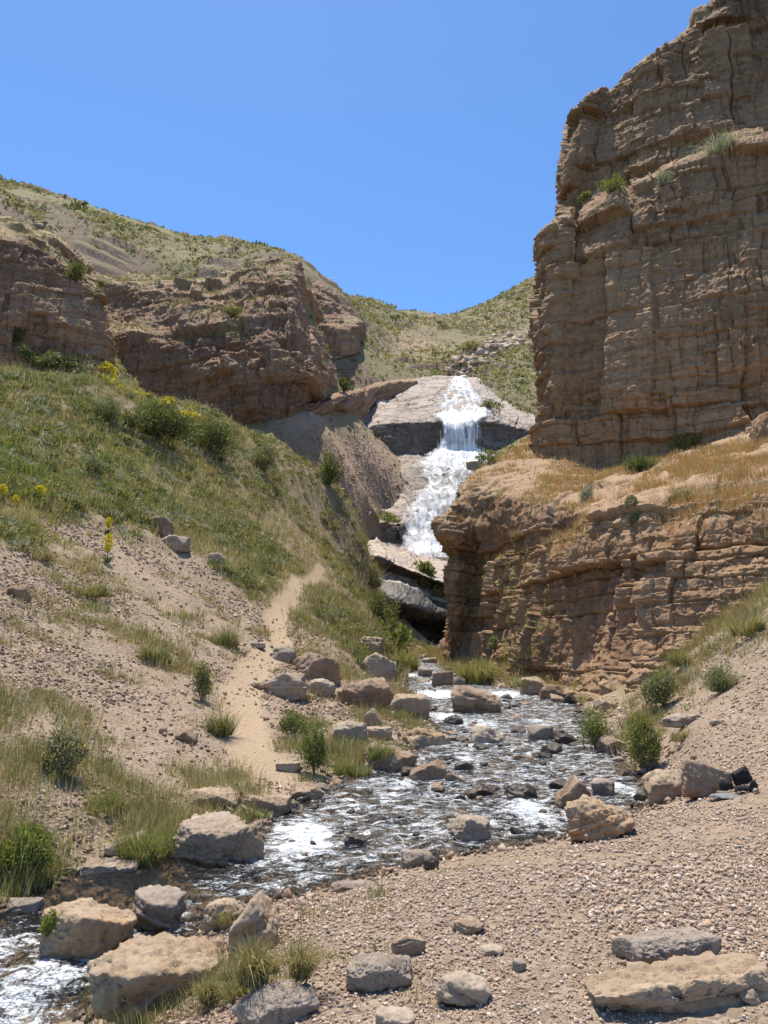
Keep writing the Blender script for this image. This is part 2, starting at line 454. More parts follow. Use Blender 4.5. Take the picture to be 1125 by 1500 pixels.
AA, YY = fan(.60, 880, 1.15, 1.6, 75, 940)
X, Y = (AA * YY).ravel(), YY.ravel()
Z = hA(X, Y, 1)
sd = sdist(X, Y); pdist = pathdist(X, Y); cov = cover(X, Y)
nz_ = fbm(np.stack([X, Y, Z], 1) / .6, 3, seed=51)
attrs = {'veg': ('FLOAT', np.clip(cov + .3 * nz_, 0, 1) * sm(-.1, .5, sd)),
         'path': ('FLOAT', (1 - sm(.30, .55, (pdist + .12 * nz_) * (1 + .8 * sm(32, 50, Y)))) * sm(8, 11.5, Y)),
         'wet': ('FLOAT', 1 - sm(-.02, .16, sd + .1 * nz_)), 'far': ('FLOAT', sm(10, 40, Y))}
me = mesh('ground', np.stack([X, Y, Z], 1), [gridfaces(*AA.shape)], M['ground'], True, attrs)
tag(obj('ground', me), 'dry stony ground of the valley with gravel bank, scree and grassy slope', 'ground', kind='structure')

AA, YY = fan(.60, 700, 1.0, 64, 330, 620)
X, Y = (AA * YY).ravel(), YY.ravel()
Z = hB(X, Y, 1)
G = np.gradient(Z.reshape(AA.shape))
PX, PY = proj(np.stack([X, Y, Z], 1))
# reddish scree fans beside the waterfall
scr = np.exp(-(((PX - 520) / 60) ** 2 + ((PY - 690) / 50) ** 2)) * 1.6 + np.exp(-(((PX - 445) / 40) ** 2 + ((PY - 610) / 35) ** 2)) + .8 * np.exp(-(((PX - 600) / 40) ** 2 + ((PY - 505) / 25) ** 2))
Pn = np.stack([X, Y, Z], 1)
zx = np.abs(G[0]) / np.gradient(YY)[0]
bare = sm(.9, 1.5, zx.ravel() + .4 * fbm(Pn / 6, 3, seed=60)) * (1 - np.clip(scr, 0, 1))
keepB = ~((AA > .03) & (YY < 88))
V, f, at_ = compact(Pn, gridfaces(*AA.shape, keep=keepB), {'scree': ('FLOAT', np.clip(scr, 0, 1)), 'bare': ('FLOAT', bare)})
me = mesh('hills', V, [f], M['hill'], True, at_)
tag(obj('hills', me), 'dry green and brown hillsides rising to the skyline behind the waterfall', 'hills', kind='structure')

# ------------------------------------------------------------------ cliffs: control nets
def cr(P0, P1, P2, P3, t):
    return .5 * ((2 * P1) + (P2 - P0) * t + (2 * P0 - 5 * P1 + 4 * P2 - P3) * t * t + (3 * P1 - P0 - 3 * P2 + P3) * t ** 3)
def spline_axis0(N, cnt, k=.7):
    out = []
    R = len(N)
    for i in range(R - 1):
        P0, P1, P2, P3 = N[max(i - 1, 0)], N[i], N[i + 1], N[min(i + 2, R - 1)]
        ts = np.arange(cnt[i]) / cnt[i]
        for t in ts:
            out.append(k * cr(P0, P1, P2, P3, t) + (1 - k) * (P1 + (P2 - P1) * t))
    out.append(N[-1])
    return np.array(out)
def patch(net, step=1.15, k=.7, cap=420):
    N = np.array([[at(*p) if len(p) == 3 else np.array(p[1:]) for p in row] for row in net])
    px, py = proj(N)
    S = np.stack([px, py], -1)
    dl = np.linalg.norm(N[1:] - N[:-1], axis=-1)
    cr_ = np.clip(np.ceil(np.maximum(np.median(np.linalg.norm(S[1:] - S[:-1], axis=-1), 1), np.median(dl, 1) * 3) / step), 4, cap).astype(int)
    cc_ = np.clip(np.ceil(np.max(np.linalg.norm(S[:, 1:] - S[:, :-1], axis=-1), 0) / step), 4, cap).astype(int)
    A = spline_axis0(N, cr_, k)
    A = spline_axis0(A.transpose(1, 0, 2), cc_, k).transpose(1, 0, 2)
    return A
def normals(A):
    du = np.gradient(A, axis=1); dv = np.gradient(A, axis=0)
    n = np.cross(du, dv); n /= np.linalg.norm(n, axis=-1, keepdims=True) + 1e-9
    if (n * (CAM - A)).sum(-1).mean() < 0: n = -n
    return n
def blocks(P, tdir, dip, scales, seed=0, warp=.5):
    """stepped, jointed bedding with flat tilted block faces: (displacement, tone)"""
    w0 = P[:, 2] + P[:, 0] * dip[0] + P[:, 1] * dip[1]
    a0 = P[:, 0] * tdir[0] + P[:, 1] * tdir[1]
    wn = fbm(P / 6.0, 2, seed=seed + 1); an = fbm(P / 3.0, 3, seed=seed + 2); wf = fbm(P / .9, 3, seed=seed + 3)
    D = np.zeros(len(P)); T = np.zeros(len(P)); tw = 0
    zero = np.zeros(len(P), np.int64)
    for i, (th, asp, amp) in enumerate(scales):
        w = w0 / th + warp * wn * min(1, .9 / th) + .12 * wf * min(1, 1 / th) + 31.7 * i
        w = w + .38 * np.sin(w * 2.399 + i) + .25 * np.sin(w * .77 + 2 * i)
        L = np.floor(w); fw = w - L
        Li = L.astype(np.int64)
        a = a0 / (th * asp) + 9 * h3(Li, zero, zero, seed + 5 + i) + .45 * an / (th * asp) + .1 * wf / (th * asp) + .25 * (fw - .5) * (h3(Li, zero, zero, seed + 6 + i) - .5)
        a = a + .42 * np.sin(a * 2.1 + Li * 1.7)
        J = np.floor(a); fa = a - J; Ji = J.astype(np.int64)
        hv = h3(Li, Ji, zero, seed + 11 + i)
        hl = h3(Li, zero, zero, seed + 23 + i)
        t1 = h3(Li, Ji, zero, seed + 37 + i) - .5; t2 = h3(Li, Ji, zero, seed + 41 + i) - .5
        ew = np.minimum(fw, 1 - fw) * th; ea = np.minimum(fa, 1 - fa) * th * asp
        deep = h3(Li, Ji, zero, seed + 47 + i) > .45
        crack = (1 - sm(0, .05 + .02 * th, ew)) + (1 - sm(0, .04 + .015 * th, ea)) * deep
        mod = .15 + .85 * sm(-.25, .3, fbm(P / (th * 4 + 1), 2, seed=seed + 53 + i))
        D += amp * mod * ((hv - .5) * 1.0 + (hl - .5) * (.6 if i < 2 else .12) + t1 * (fa - .5) * 1.1 + t2 * (fw - .5) * .9) - np.minimum(.42 * amp, .26) * crack * (.35 + .65 * mod)
        T += (hv * .5 + hl * .5) / (i + 1); tw += 1 / (i + 1)
    return D, T / tw

def cliff(name, net, mat, label, tdir, dip, scales, seed, rough=.25, fine=.05, step=1.15, k=.7, edge=None, dirt_lo=.6, dirtnoise=.25, hdisp=True, cat='cliff', kind='structure', big=0.6, warp=.5, facet=.38, toprel=.35):
    A = patch(net, step, k)
    n = normals(A); sh = A.shape[:2]
    P = A.reshape(-1, 3); nn = n.reshape(-1, 3).copy()
    D, T = blocks(P, tdir, dip, scales, seed, warp)
    D = D + big * fbm(P / 6.5, 2, seed=seed + 70) + rough * .42 * fbm(P / 1.6, 5, seed=seed + 71, gain=.6) + fine * fbm(P / .25, 3, seed=seed + 72)
    Pw_ = P + .25 * np.stack([fbm(P / .8, 2, seed=seed + 90), fbm(P / .8, 2, seed=seed + 91), fbm(P / .8, 2, seed=seed + 92)], 1)
    D = D + facet * (.35 * facets(Pw_ * np.array([.8, .8, 1.3]), 1.7, seed + 93) + .26 * facets(Pw_ * np.array([1, 1, 1.5]), .6, seed + 94) + .10 * facets(P, .22, seed + 95))
    D = D * (1 - toprel * sm(.55, .92, nn[:, 2]))
    nd = nn
    if hdisp:
        nd = nn * np.array([1, 1, .45]); nd /= np.linalg.norm(nd, axis=1, keepdims=True) + 1e-9
    V = P + nd * D[:, None]
    n2 = normals(V.reshape(*sh, 3)).reshape(-1, 3)
    # debris gathers on flat treads (smoothed slope of the bedrock itself)
    flat = sm(dirt_lo, dirt_lo + .25, nn[:, 2] + dirtnoise * fbm(P / 1.7, 3, seed=seed + 80))
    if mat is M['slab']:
        flat = np.maximum(flat, sm(.5, .2, nn[:, 2] + .15 * fbm(P / 2.5, 3, seed=seed + 81)))  # steep slab faces take the slab's darker second colour through this mask
    me = mesh(name, V, [gridfaces(*sh)], mat, False, {'tone': ('FLOAT', T), 'dirt': ('FLOAT', flat)})
    o = obj(name, me)
    tag(o, label, cat, kind=kind)
    return o, V.reshape(*sh, 3), n2.reshape(*sh, 3)

CL = {}
# tall cliff on the right
RU = [
    [(815, 700, 78), (790, 672, 47), (860, 705, 43.5), (950, 700, 40.5), (1060, 655, 38.5), (1220, 615, 36)],
    [(815, 650, 78), (788, 645, 47.2), (860, 662, 44.5), (950, 660, 41.5), (1060, 625, 39.3), (1220, 580, 37)],
    [(810, 560, 78), (785, 560, 47.5), (860, 560, 44.5), (950, 560, 41.8), (1060, 540, 39.6), (1220, 510, 37.4)],
    [(815, 470, 78), (788, 478, 48), (860, 485, 45), (950, 480, 42.2), (1060, 460, 40), (1220, 430, 37.8)],
    [(820, 400, 78), (797, 400, 48.6), (860, 410, 45.6), (950, 395, 43), (1060, 360, 40.8), (1220, 330, 38.6)],
    [(830, 345, 78), (802, 348, 49.3), (862, 322, 46.6), (950, 284, 44), (1060, 228, 42), (1220, 190, 40)],
    [(840, 315, 78), (815, 322, 50.4), (866, 288, 48.6), (950, 250, 46.4), (1060, 203, 44.6), (1220, 165, 42.6)],
    [(845, 230, 78), (824, 232, 51), (872, 222, 49.5), (950, 180, 47.6), (1060, 125, 46), (1220, 90, 44)],
    [(870, 160, 79), (838, 172, 51.6), (885, 150, 50.2), (955, 118, 48.4), (1060, 50, 47), (1220, 0, 45)],
    [(890, 150, 80), (866, 137, 52.6), (900, 118, 51.5), (962, 78, 49.8), (1060, -5, 48.4), (1220, -90, 46.5)],
    [(910, 160, 90), (890, 150, 66), (930, 140, 66), (990, 100, 66), (1080, 20, 66), (1240, -60, 66)],
]
TR = (.92, -.38)
CL['RU'] = cliff('cliff', RU, M['cliff'], 'tall brown cliff of jointed layered rock filling the right side', TR, (.10, 0.03),
     [(6.5, .75, .9), (2.4, .8, 1.05), (.95, 1.1, .40), (.36, 1.5, .09)], 100, rough=.2, fine=.05, big=.6, warp=.45)
# lower cliff standing in the stream, with the sloping terrace on top of it
RL = [
    [(690, 985, 62), (648, 1004, 38.5), (692, 1012, 36), (765, 1022, 29.5), (860, 1045, 23.6), (960, 1060, 21.3), (1060, 1050, 20), (1230, 1020, 18)],
    [(690, 950, 62), (650, 950, 39), (692, 950, 37.6), (768, 945, 32), (846, 960, 26), (955, 960, 22.6), (1060, 950, 21), (1230, 930, 18.6)],
    [(690, 900, 62), (653, 895, 39), (705, 890, 38), (772, 895, 33), (842, 900, 26.8), (955, 900, 23), (1060, 890, 21.4), (1230, 860, 19)],
    [(692, 850, 62), (656, 845, 39), (708, 842, 38.6), (780, 845, 33.4), (846, 845, 27), (955, 845, 23.3), (1060, 835, 21.7), (1230, 800, 19.2)],
    [(692, 800, 62), (659, 800, 39), (708, 797, 38.6), (785, 795, 33.6), (850, 795, 27.4), (955, 780, 23.6), (1060, 768, 22), (1230, 735, 19.5)],
    [(690, 782, 62), (645, 784, 38.1), (700, 776, 37.9), (788, 765, 33.6), (856, 762, 28.2), (955, 745, 24.2), (1060, 738, 22.5), (1230, 700, 20)],
    [(685, 755, 62), (643, 765, 38.6), (690, 728, 38.8), (788, 730, 35), (862, 742, 29.6), (957, 724, 25.6), (1060, 716, 23.8), (1230, 680, 21)],
    [(700, 715, 62), (664, 745, 41), (698, 703, 40.5), (790, 707, 37), (866, 726, 32), (962, 700, 29), (1060, 690, 27), (1230, 655, 24)],
    [(735, 690, 62), (692, 700, 46), (722, 684, 44.5), (798, 685, 41), (870, 704, 37), (965, 678, 34), (1060, 665, 31.5), (1230, 632, 28.5)],
    [(790, 668, 64), (745, 668, 52), (770, 660, 49.5), (840, 668, 46.5), (880, 690, 44), (970, 672, 42), (1075, 640, 40), (1240, 600, 38)],
    [(800, 645, 75), (775, 645, 65), (800, 640, 60), (850, 650, 55), (890, 675, 52), (980, 650, 50), (1085, 620, 48), (1250, 580, 46)],
]
for i_, row in enumerate(RL):
    for j_, fa in ((3, .925), (4, .945), (5, .955), (6, .97)):
        x_, y_, Y_ = row[j_]; row[j_] = (x_, y_, Y_ * (1 + (fa - 1) * (1 if i_ < 7 else .5 if i_ == 7 else 0)))
CL['RL'] = cliff('cliff', RL, M['cliff'], 'lower brown cliff wall rising from the stream with a dry grass terrace on top', (.7, -.71), (.06, .03),
     [(2.6, .8, 1.1), (1.0, .9, .5), (.34, 1.4, .10)], 200, rough=.25, fine=.05, big=.5, dirt_lo=.42, warp=.4)
# near cliff at the left edge
LC1 = [
    [(-180, 560, 50), (-60, 560, 54), (20, 560, 55), (80, 565, 56.5), (135, 570, 58), (162, 575, 61), (150, 575, 80)],
    [(-180, 505, 50.5), (-60, 510, 54.3), (20, 512, 55.4), (80, 520, 57), (135, 530, 58.6), (168, 535, 61.5), (155, 540, 80)],
    [(-180, 440, 51), (-60, 450, 55), (20, 455, 56), (80, 470, 57.7), (132, 480, 59.4), (163, 490, 62), (150, 490, 80)],
    [(-180, 400, 51.5), (-60, 405, 55.6), (20, 410, 56.8), (80, 430, 58.5), (130, 445, 60), (160, 455, 62.4), (148, 460, 80)],
    [(-180, 340, 52), (-60, 345, 56.4), (10, 350, 58), (75, 368, 60), (125, 405, 61.5), (157, 424, 63), (145, 430, 80)],
    [(-180, 310, 58), (-60, 318, 62), (10, 328, 64), (78, 352, 66), (120, 390, 68), (148, 412, 70), (140, 415, 84)],
    [(-180, 320, 76), (-60, 325, 78), (10, 340, 80), (85, 372, 84), (120, 395, 86), (145, 415, 88), (140, 425, 92)],
]
CL['LC1'] = cliff('cliff', LC1, M['leftcliff'], 'dark blocky cliff at the left edge above the grassy slope', (.95, .3), (-.12, .0),
     [(3.4, .8, 1.5), (1.3, 1.2, .7), (.45, 1.9, .22)], 300, rough=.35, big=1.0, fine=.06)
# long reddish cliff band behind the slope
LC2 = [
    [(110, 575, 90), (160, 580, 88), (200, 590, 88), (260, 612, 88), (330, 625, 88), (400, 632, 88), (432, 620, 89), (452, 600, 93), (472, 575, 104), (482, 560, 125)],
    [(110, 530, 91), (160, 528, 89), (200, 528, 89), (260, 545, 88.6), (330, 560, 88.5), (400, 572, 88.5), (434, 565, 89.5), (455, 555, 93.5), (476, 545, 104), (486, 540, 125)],
    [(110, 490, 92), (160, 490, 90), (200, 488, 90), (262, 500, 89.5), (332, 500, 89.4), (396, 512, 89.5), (432, 520, 91), (455, 525, 95), (472, 525, 105), (482, 525, 125)],
    [(110, 470, 97), (160, 474, 94), (200, 474, 94), (262, 478, 92), (335, 475, 91.5), (395, 480, 91.5), (432, 488, 92.5), (452, 500, 96), (466, 505, 106), (476, 508, 125)],
    [(110, 440, 99), (165, 448, 97), (205, 448, 97), (262, 452, 96), (325, 455, 97), (380, 440, 96), (425, 445, 95), (444, 465, 98), (456, 485, 108), (472, 490, 125)],
    [(110, 412, 101), (165, 418, 99), (205, 424, 99.5), (262, 418, 101), (320, 425, 103), (370, 415, 102), (418, 412, 99), (440, 435, 101), (448, 465, 110), (462, 475, 125)],
    [(110, 400, 106), (165, 408, 106), (205, 412, 108), (262, 405, 110), (315, 405, 112), (365, 394, 111), (412, 386, 108), (436, 394, 108), (452, 430, 116), (460, 455, 128)],
    [(110, 392, 116), (165, 400, 120), (205, 402, 122), (262, 398, 124), (315, 396, 126), (365, 386, 126), (412, 379, 126), (436, 385, 126), (444, 420, 132), (460, 450, 136)],
    [(110, 420, 130), (165, 420, 132), (205, 425, 134), (262, 420, 136), (315, 420, 138), (365, 420, 140), (412, 420, 142), (436, 420, 142), (444, 440, 144), (460, 470, 146)],
]
CL['LC2'] = cliff('cliff', LC2, M['leftcliff'], 'long reddish brown cliff band in ledges behind the grassy slope', (1, .1), (-.22, 0),
     [(7, .7, 2.4), (2.6, 1.1, 1.9), (1.0, 1.5, .8), (.4, 2, .25)], 400, rough=.7, big=1.1, fine=.12, dirt_lo=.66)
LC3 = [
    [(430, 545, 127), (462, 535, 125.5), (495, 526, 127), (524, 516, 132), (535, 505, 150)],
    [(430, 480, 129), (462, 480, 127), (495, 485, 128), (526, 478, 133), (535, 475, 150)],
    [(430, 450, 131), (462, 455, 130), (495, 465, 132), (520, 468, 138), (530, 470, 150)],
    [(435, 425, 135), (462, 430, 135), (488, 445, 138), (508, 458, 146), (520, 465, 155)],
    [(440, 408, 140), (462, 412, 142), (482, 425, 146), (500, 440, 154), (515, 460, 160)],
    [(440, 420, 165), (462, 425, 165), (482, 440, 168), (500, 455, 172), (515, 470, 175)],
]
CL['LC3'] = cliff('cliff', LC3, M['leftcliff'], 'small far outcrop of tilted rock ledges under the skyline', (1, .1), (-.35, .0),
     [(4.0, 1.2, 1.2), (1.5, 1.6, .9), (.6, 2, .35)], 500, rough=.5, big=1.0, fine=.1, dirt_lo=.66)
# ------------------------------------------------------------------ waterfall rock
def cols(ys, xs, Ys):
    Ys = Ys if isinstance(Ys, (list, tuple)) else [Ys] * len(xs)
    return [(x, y, Y) for x, y, Y in zip(xs, ys, Ys)]
X1 = [520, 550, 580, 610, 640, 670, 700]
WF1 = [cols((890, 905, 930, 957, 967, 970, 972), X1, (68, 66, 62, 57, 56, 57, 60)),
       cols((878, 893, 918, 928, 934, 938, 942), X1, (73, 74, 76, 79, 82, 82, 80)),
       cols((858, 870, 884, 890, 898, 905, 910), X1, (73, 71.5, 69.5, 70, 74, 77, 78)),
       cols((840, 848, 858, 866, 880, 888, 892), X1, (74, 73.5, 72.5, 74, 77, 78, 78)),
       cols((826, 834, 843, 852, 864, 872, 876), X1, (76, 77, 77.5, 78, 79, 79, 79)),
       cols((806, 815, 826, 838, 850, 858, 862), X1, (75.5, 75.5, 76, 76.5, 76.5, 77, 77.5)),
       cols((799, 806, 815, 826, 837, 843, 846), X1, (81, 81, 81, 81, 81, 81, 81)),
       cols((785, 789, 795, 803, 811, 815, 818), X1, (92, 91.5, 91, 91, 91, 91, 91)),
       cols((780, 784, 790, 797, 806, 810, 812), X1, 97)]
X2 = [490, 530, 560, 588, 600, 630, 660, 690, 730]
WF2 = [cols((810, 806, 802, 799, 803, 811, 818, 820, 820), X2, 91.2),
       cols((780, 770, 766, 764, 780, 783, 787, 787, 787), X2, (91.6, 91.8, 91.8, 92, 93.2, 93.5, 93.5, 93.5, 93.5)),
       cols((772, 762, 759, 758, 752, 750, 750, 750, 750), X2, (96, 95.5, 95.3, 95.3, 96, 96, 96, 96, 96)),
       cols((765, 748, 742, 737, 730, 722, 720, 715, 710), X2, (101, 100.5, 99.6, 98.6, 98.4, 98.6, 98.8, 99, 99)),
       cols((730, 715, 700, 692, 687, 685, 682, 680, 675), X2, (106, 106, 105.5, 105.2, 105, 105, 105, 105, 105)),
       cols((690, 670, 662, 658, 657, 658, 660, 660, 655), X2, 112.2)]
X3 = [486, 520, 555, 600, 645, 700, 740, 778, 805]
WF3 = [cols((678, 674, 668, 664, 666, 667, 664, 660, 660), X3, (109, 109.5, 110.3, 110.6, 110.6, 110.6, 110.6, 110.6, 110.6)),
       cols((655, 650, 643, 640, 640, 640, 642, 644, 646), X3, (109.6, 110, 110.8, 111.2, 111.4, 111.4, 111.3, 111, 111)),
       cols((642, 634, 621, 619, 617, 617, 622, 631, 636), X3, (110.2, 110.6, 111.4, 111.5, 111.5, 111.5, 111.5, 111.3, 111.2)),
       cols((634, 623, 613, 610, 607, 608, 613, 622, 627), X3, (113.5, 113.5, 113.6, 113.8, 113.8, 113.8, 113.6, 113.3, 113.2)),
       cols((624, 610, 596, 588, 584, 587, 600, 612, 618), X3, (118.5, 118.5, 118.8, 119, 119, 119, 118.6, 117, 116.5)),
       cols((618, 602, 583, 570, 565, 571, 588, 602, 608), X3, (124, 124, 124, 124.5, 124.5, 124.5, 124, 123, 122)),
       cols((616, 598, 574, 556, 551, 556, 577, 593, 600), X3, (129, 129, 129.5, 130.5, 130.5, 130.5, 129, 128, 127)),
       cols((620, 602, 582, 564, 555, 562, 585, 600, 606), X3, 139)]
X4 = [650, 662, 676, 692, 704, 716]
WF4 = [cols((562, 557, 554, 553, 556, 562), X4, 130.5), cols((552, 545, 541, 540, 543, 549), [656, 667, 680, 694, 706, 718], 137.5), cols((536, 528, 522, 518, 518, 524), [668, 680, 692, 704, 716, 728], 149.5),
       cols((524, 516, 509, 504, 503, 508), [690, 702, 714, 726, 737, 748], 163), cols((514, 507, 500, 494, 491, 494), [716, 727, 738, 748, 757, 766], 176), cols((516, 509, 502, 496, 493, 496), [720, 731, 742, 752, 761, 770], 190)]
X5 = [425, 470, 510, 550, 585, 612]
X5t = (593, 588, 579, 568, 560, 558); X5b = (603, 600, 594, 588, 582, 574)
Yb = [hitfun(hB, x, y + 4, 70, 200)[1] for x, y in zip(X5, X5b)]
Yb = [y - 1.6 for y in Yb]
WF5 = [cols([y + 30 for y in X5b], X5, [y + 3 for y in Yb]), cols(X5b, X5, Yb), cols(X5t, X5, [y + .5 for y in Yb]), cols([y - 4 for y in X5t], X5, [y + 4 for y in Yb]), cols([y + 2 for y in X5t], X5, [y + 12 for y in Yb])]
T2 = (.99, .1)
# bedding dips towards the valley, nearly parallel to the slabs
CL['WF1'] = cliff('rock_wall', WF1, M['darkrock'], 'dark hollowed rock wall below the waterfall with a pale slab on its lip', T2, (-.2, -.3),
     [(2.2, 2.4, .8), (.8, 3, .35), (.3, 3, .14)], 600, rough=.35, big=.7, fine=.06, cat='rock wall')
SL = [(2.0, 3.0, .85), (.8, 4, .5), (.3, 4, .2)]
for key, nett, lab, sd0 in (('WF2', WF2, 'pale rock slabs and dark ledge under the lower cascade', 620), ('WF3', WF3, 'pale smooth rock slab with the dark vertical step of the waterfall', 640),
                       ('WF5', WF5, 'long curved rock ledge left of the waterfall top', 680)):
    CL[key] = cliff('rock_ledge', nett, M['leftcliff'] if key == 'WF5' else M['slab'], lab, T2, (-.12, -.62), SL, sd0, rough=.22, big=.15, fine=.06, toprel=0, facet=.3, k=.15, dirt_lo=2.0, cat='rock ledge')

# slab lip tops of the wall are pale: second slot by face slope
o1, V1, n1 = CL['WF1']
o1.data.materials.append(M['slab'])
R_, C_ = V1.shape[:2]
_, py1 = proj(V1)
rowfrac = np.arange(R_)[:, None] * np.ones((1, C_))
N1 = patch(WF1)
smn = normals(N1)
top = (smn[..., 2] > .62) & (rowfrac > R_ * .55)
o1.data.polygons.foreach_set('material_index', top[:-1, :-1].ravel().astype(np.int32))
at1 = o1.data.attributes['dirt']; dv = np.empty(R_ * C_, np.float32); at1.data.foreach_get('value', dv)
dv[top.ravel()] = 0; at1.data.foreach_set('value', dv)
o1.data.update()

# ------------------------------------------------------------------ water
def fall_mat():
    t = NT('falling_white_water'); P = t.coord(False)
    mp = t.n('ShaderNodeMapping', Vector=P); mp.inputs['Scale'].default_value = (2.2, .28, .22)
    st = t.noise(mp.outputs[0], 1.15, 4, .58); br = t.noise(P, 1.1, 5, .65)
    m2 = t.n('ShaderNodeMapping', Vector=P); m2.inputs['Scale'].default_value = (1.5, .75, .7)
    st = t.n('ShaderNodeMix', Factor=t.attr('sheer'), A=t.noise(m2.outputs[0], .9, 5, .68, dist=.8), B=st).outputs[0]; fi = t.noise(P, 5, 4, .7)
    dens = t.math('ADD', t.math('ADD', t.math('MULTIPLY', st, 1.35), t.math('MULTIPLY', br, .4)), t.math('MULTIPLY', fi, .12))
    dens = t.math('ADD', dens, t.math('MULTIPLY', t.attr('thick'), .62))
    al = t.ramp(dens, .96, 1.46, 0, .96)
    b = t.bsdf(t.mix(t.ramp(st, .3, .7), (.80, .81, .82), (.95, .95, .94)), .45, t.bump(t.math('ADD', st, fi), .7, .2), .4)
    tr = t.n('ShaderNodeBsdfTransparent', Color=(.93, .95, .96)).outputs[0]
    m = t.n('ShaderNodeMixShader', Fac=al, i1=tr, i2=b)
    return t.done(m.outputs[0])
M['fall'] = fall_mat()
base_foam_glint = .22
WR = [((665, 672, 680), 551, 129.5, .5), ((660, 673, 688), 562, 124.8, .55), ((652, 676, 699), 578, 120.2, .6), ((640, 680, 716), 597, 115.9, .55), ((640, 680, 712), 608, 113, .8),
      ((648, 673, 698), 617, 110.6, .8), ((647, 673, 698), 630, 110.0, .62), ((645, 672, 699), 648, 109.7, .62), ((638, 670, 706), 660, 109.2, .9), ((622, 665, 718), 670, 107.4, .75),
      ((610, 655, 708), 688, 104.2, .38), ((628, 650, 676), 706, 101.4, .42), ((612, 645, 670), 722, 98, .55), ((600, 640, 668), 740, 96.3, .55), ((594, 630, 668), 765, 94.3, .6),
      ((590, 627, 668), 784, 92.6, .55), ((594, 630, 672), 800, 90.6, .85), ((602, 636, 676), 815, 89.4, .6)]
wn = [[(l - (r - l) * .12, y, Y), (l, y, Y - .9), (c, y, Y - 1.2), (r, y, Y - .9), (r + (r - l) * .12, y, Y)] for (l, c, r), y, Y, k in WR]
A = patch(wn, 1.1)
P = A.reshape(-1, 3); n = normals(A).reshape(-1, 3)
Q = P * np.array([1.8, .3, .25])
V = P + n * (.28 * fbm(Q, 4, seed=90, gain=.6) + .35 * fbm(P / 2.2, 2, seed=91))[:, None]
R_, C_ = A.shape[:2]
cc = np.abs(np.linspace(-1, 1, C_))[None] * np.ones((R_, 1))
_, pyw = proj(A)
thick = np.interp(pyw[:, C_ // 2], [r[1] for r in WR], [r[3] for r in WR])[:, None] - .75 * sm(.55, 1.0, cc)
me = mesh('waterfall', V, [gridfaces(R_, C_)], M['fall'], True, {'thick': ('FLOAT', thick), 'sheer': ('FLOAT', (sm(608, 618, pyw) * sm(668, 656, pyw)))})
tag(obj('waterfall', me), 'white waterfall tumbling down pale rock slabs in steps', 'waterfall', kind='structure')

FOAM = [(40, 1455, 85, .62), (110, 1425, 50, .6), (-40, 1430, 80, .6), (20, 1360, 40, .35), (445, 1228, 58, .85), (395, 1250, 40, .55), (330, 1290, 50, .35), (260, 1345, 45, .45), (500, 1205, 55, .4), (560, 1180, 55, .5),
        (630, 1170, 45, .5), (590, 1148, 32, .75), (545, 1130, 22, .7), (690, 1022, 40, 1), (640, 1018, 34, 1.1), (745, 1018, 32, 1.1), (700, 1062, 50, .65), (650, 1052, 34, .95), (600, 990, 22, .8), (625, 1000, 22, .8),
        (780, 1192, 50, .8), (830, 1196, 34, .6), (770, 1105, 70, .5), (910, 1160, 34, .65), (850, 1062, 60, .4), (680, 1108, 50, .55), (730, 1140, 40, .5), (640, 1205, 50, .4), (560, 1240, 50, .35), (820, 1120, 50, .4), (480, 1260, 60, .25), (680, 1262, 60, .25), (720, 1230, 30, .4), (870, 1085, 40, .45), (790, 1060, 50, .55)]
def water_mat():
    t = NT('clear_shallow_stream_water'); P = t.coord(False)
    foam_glint = t.attr('foam_glint')
    mpw = t.n('ShaderNodeMapping', Vector=P); mpw.inputs['Rotation'].default_value = (0, 0, -.5); mpw.inputs['Scale'].default_value = (.75, 1.35, 1)
    f1 = t.noise(mpw.outputs[0], 6, 7, .74, dist=.9); f2 = t.noise(P, 42, 4, .75)
    m = t.math('ADD', t.math('ADD', t.math('MULTIPLY', f1, .95), t.math('MULTIPLY', f2, .55)), t.math('MULTIPLY', foam_glint, .50))  # fine white flecks paint sun sparkle into the colour together with the foam
    fo = t.ramp(m, .945, 1.11, 0, .96)
    w1 = t.noise(P, 9, 4, .6); w2 = t.noise(P, 38, 3, .6)
    nb = t.bump(t.math('ADD', t.math('MULTIPLY', w1, .8), t.math('MULTIPLY', w2, .34)), 1.0, .10)
    gl = t.n('ShaderNodeBsdfGlossy', Color=(.95, .97, 1.0), Roughness=.2, Normal=nb).outputs[0]
    tr = t.n('ShaderNodeBsdfTransparent', Color=(.76, .69, .57)).outputs[0]
    fr = t.n('ShaderNodeFresnel', IOR=1.333, Normal=nb).outputs[0]
    wt = t.n('ShaderNodeMixShader', Fac=t.math('MULTIPLY', fr, .72), i1=tr, i2=gl).outputs[0]
    fb = t.bsdf(t.mix(t.ramp(f1, .3, .65), (.42, .46, .48), (.88, .89, .89)), .45, nb, .5)
    return t.done(t.n('ShaderNodeMixShader', Fac=fo, i1=wt, i2=fb).outputs[0])
M['water'] = water_mat()
AA, YY = fan(.58, 860, .62, 2.2, 50, 900)
X, Y = (AA * YY).ravel(), YY.ravel()
sd = sdist(X, Y)
keep = (sd < .3).reshape(AA.shape)
foam_glint = np.full(len(X), .43) * sm(.4, 1.5, np.hypot(X - onwater(150, 1290)[0], Y - onwater(150, 1290)[1])) * sm(.3, -.4, sd)  # stream-wide base level: painted sparkle as well as riffle foam
for px, py, r, k in FOAM:
    c = onwater(px, py); ru = r / F * np.hypot(c[1], CAMH)
    foam_glint = np.maximum(foam_glint, k * np.exp(-(((X - c[0]) / ru) ** 2 + ((Y - c[1]) / (ru * 2.2)) ** 2)))
idx = np.where(sd < .4)[0]
Pw = np.stack([X, Y, 0 * X], 1)[idx]
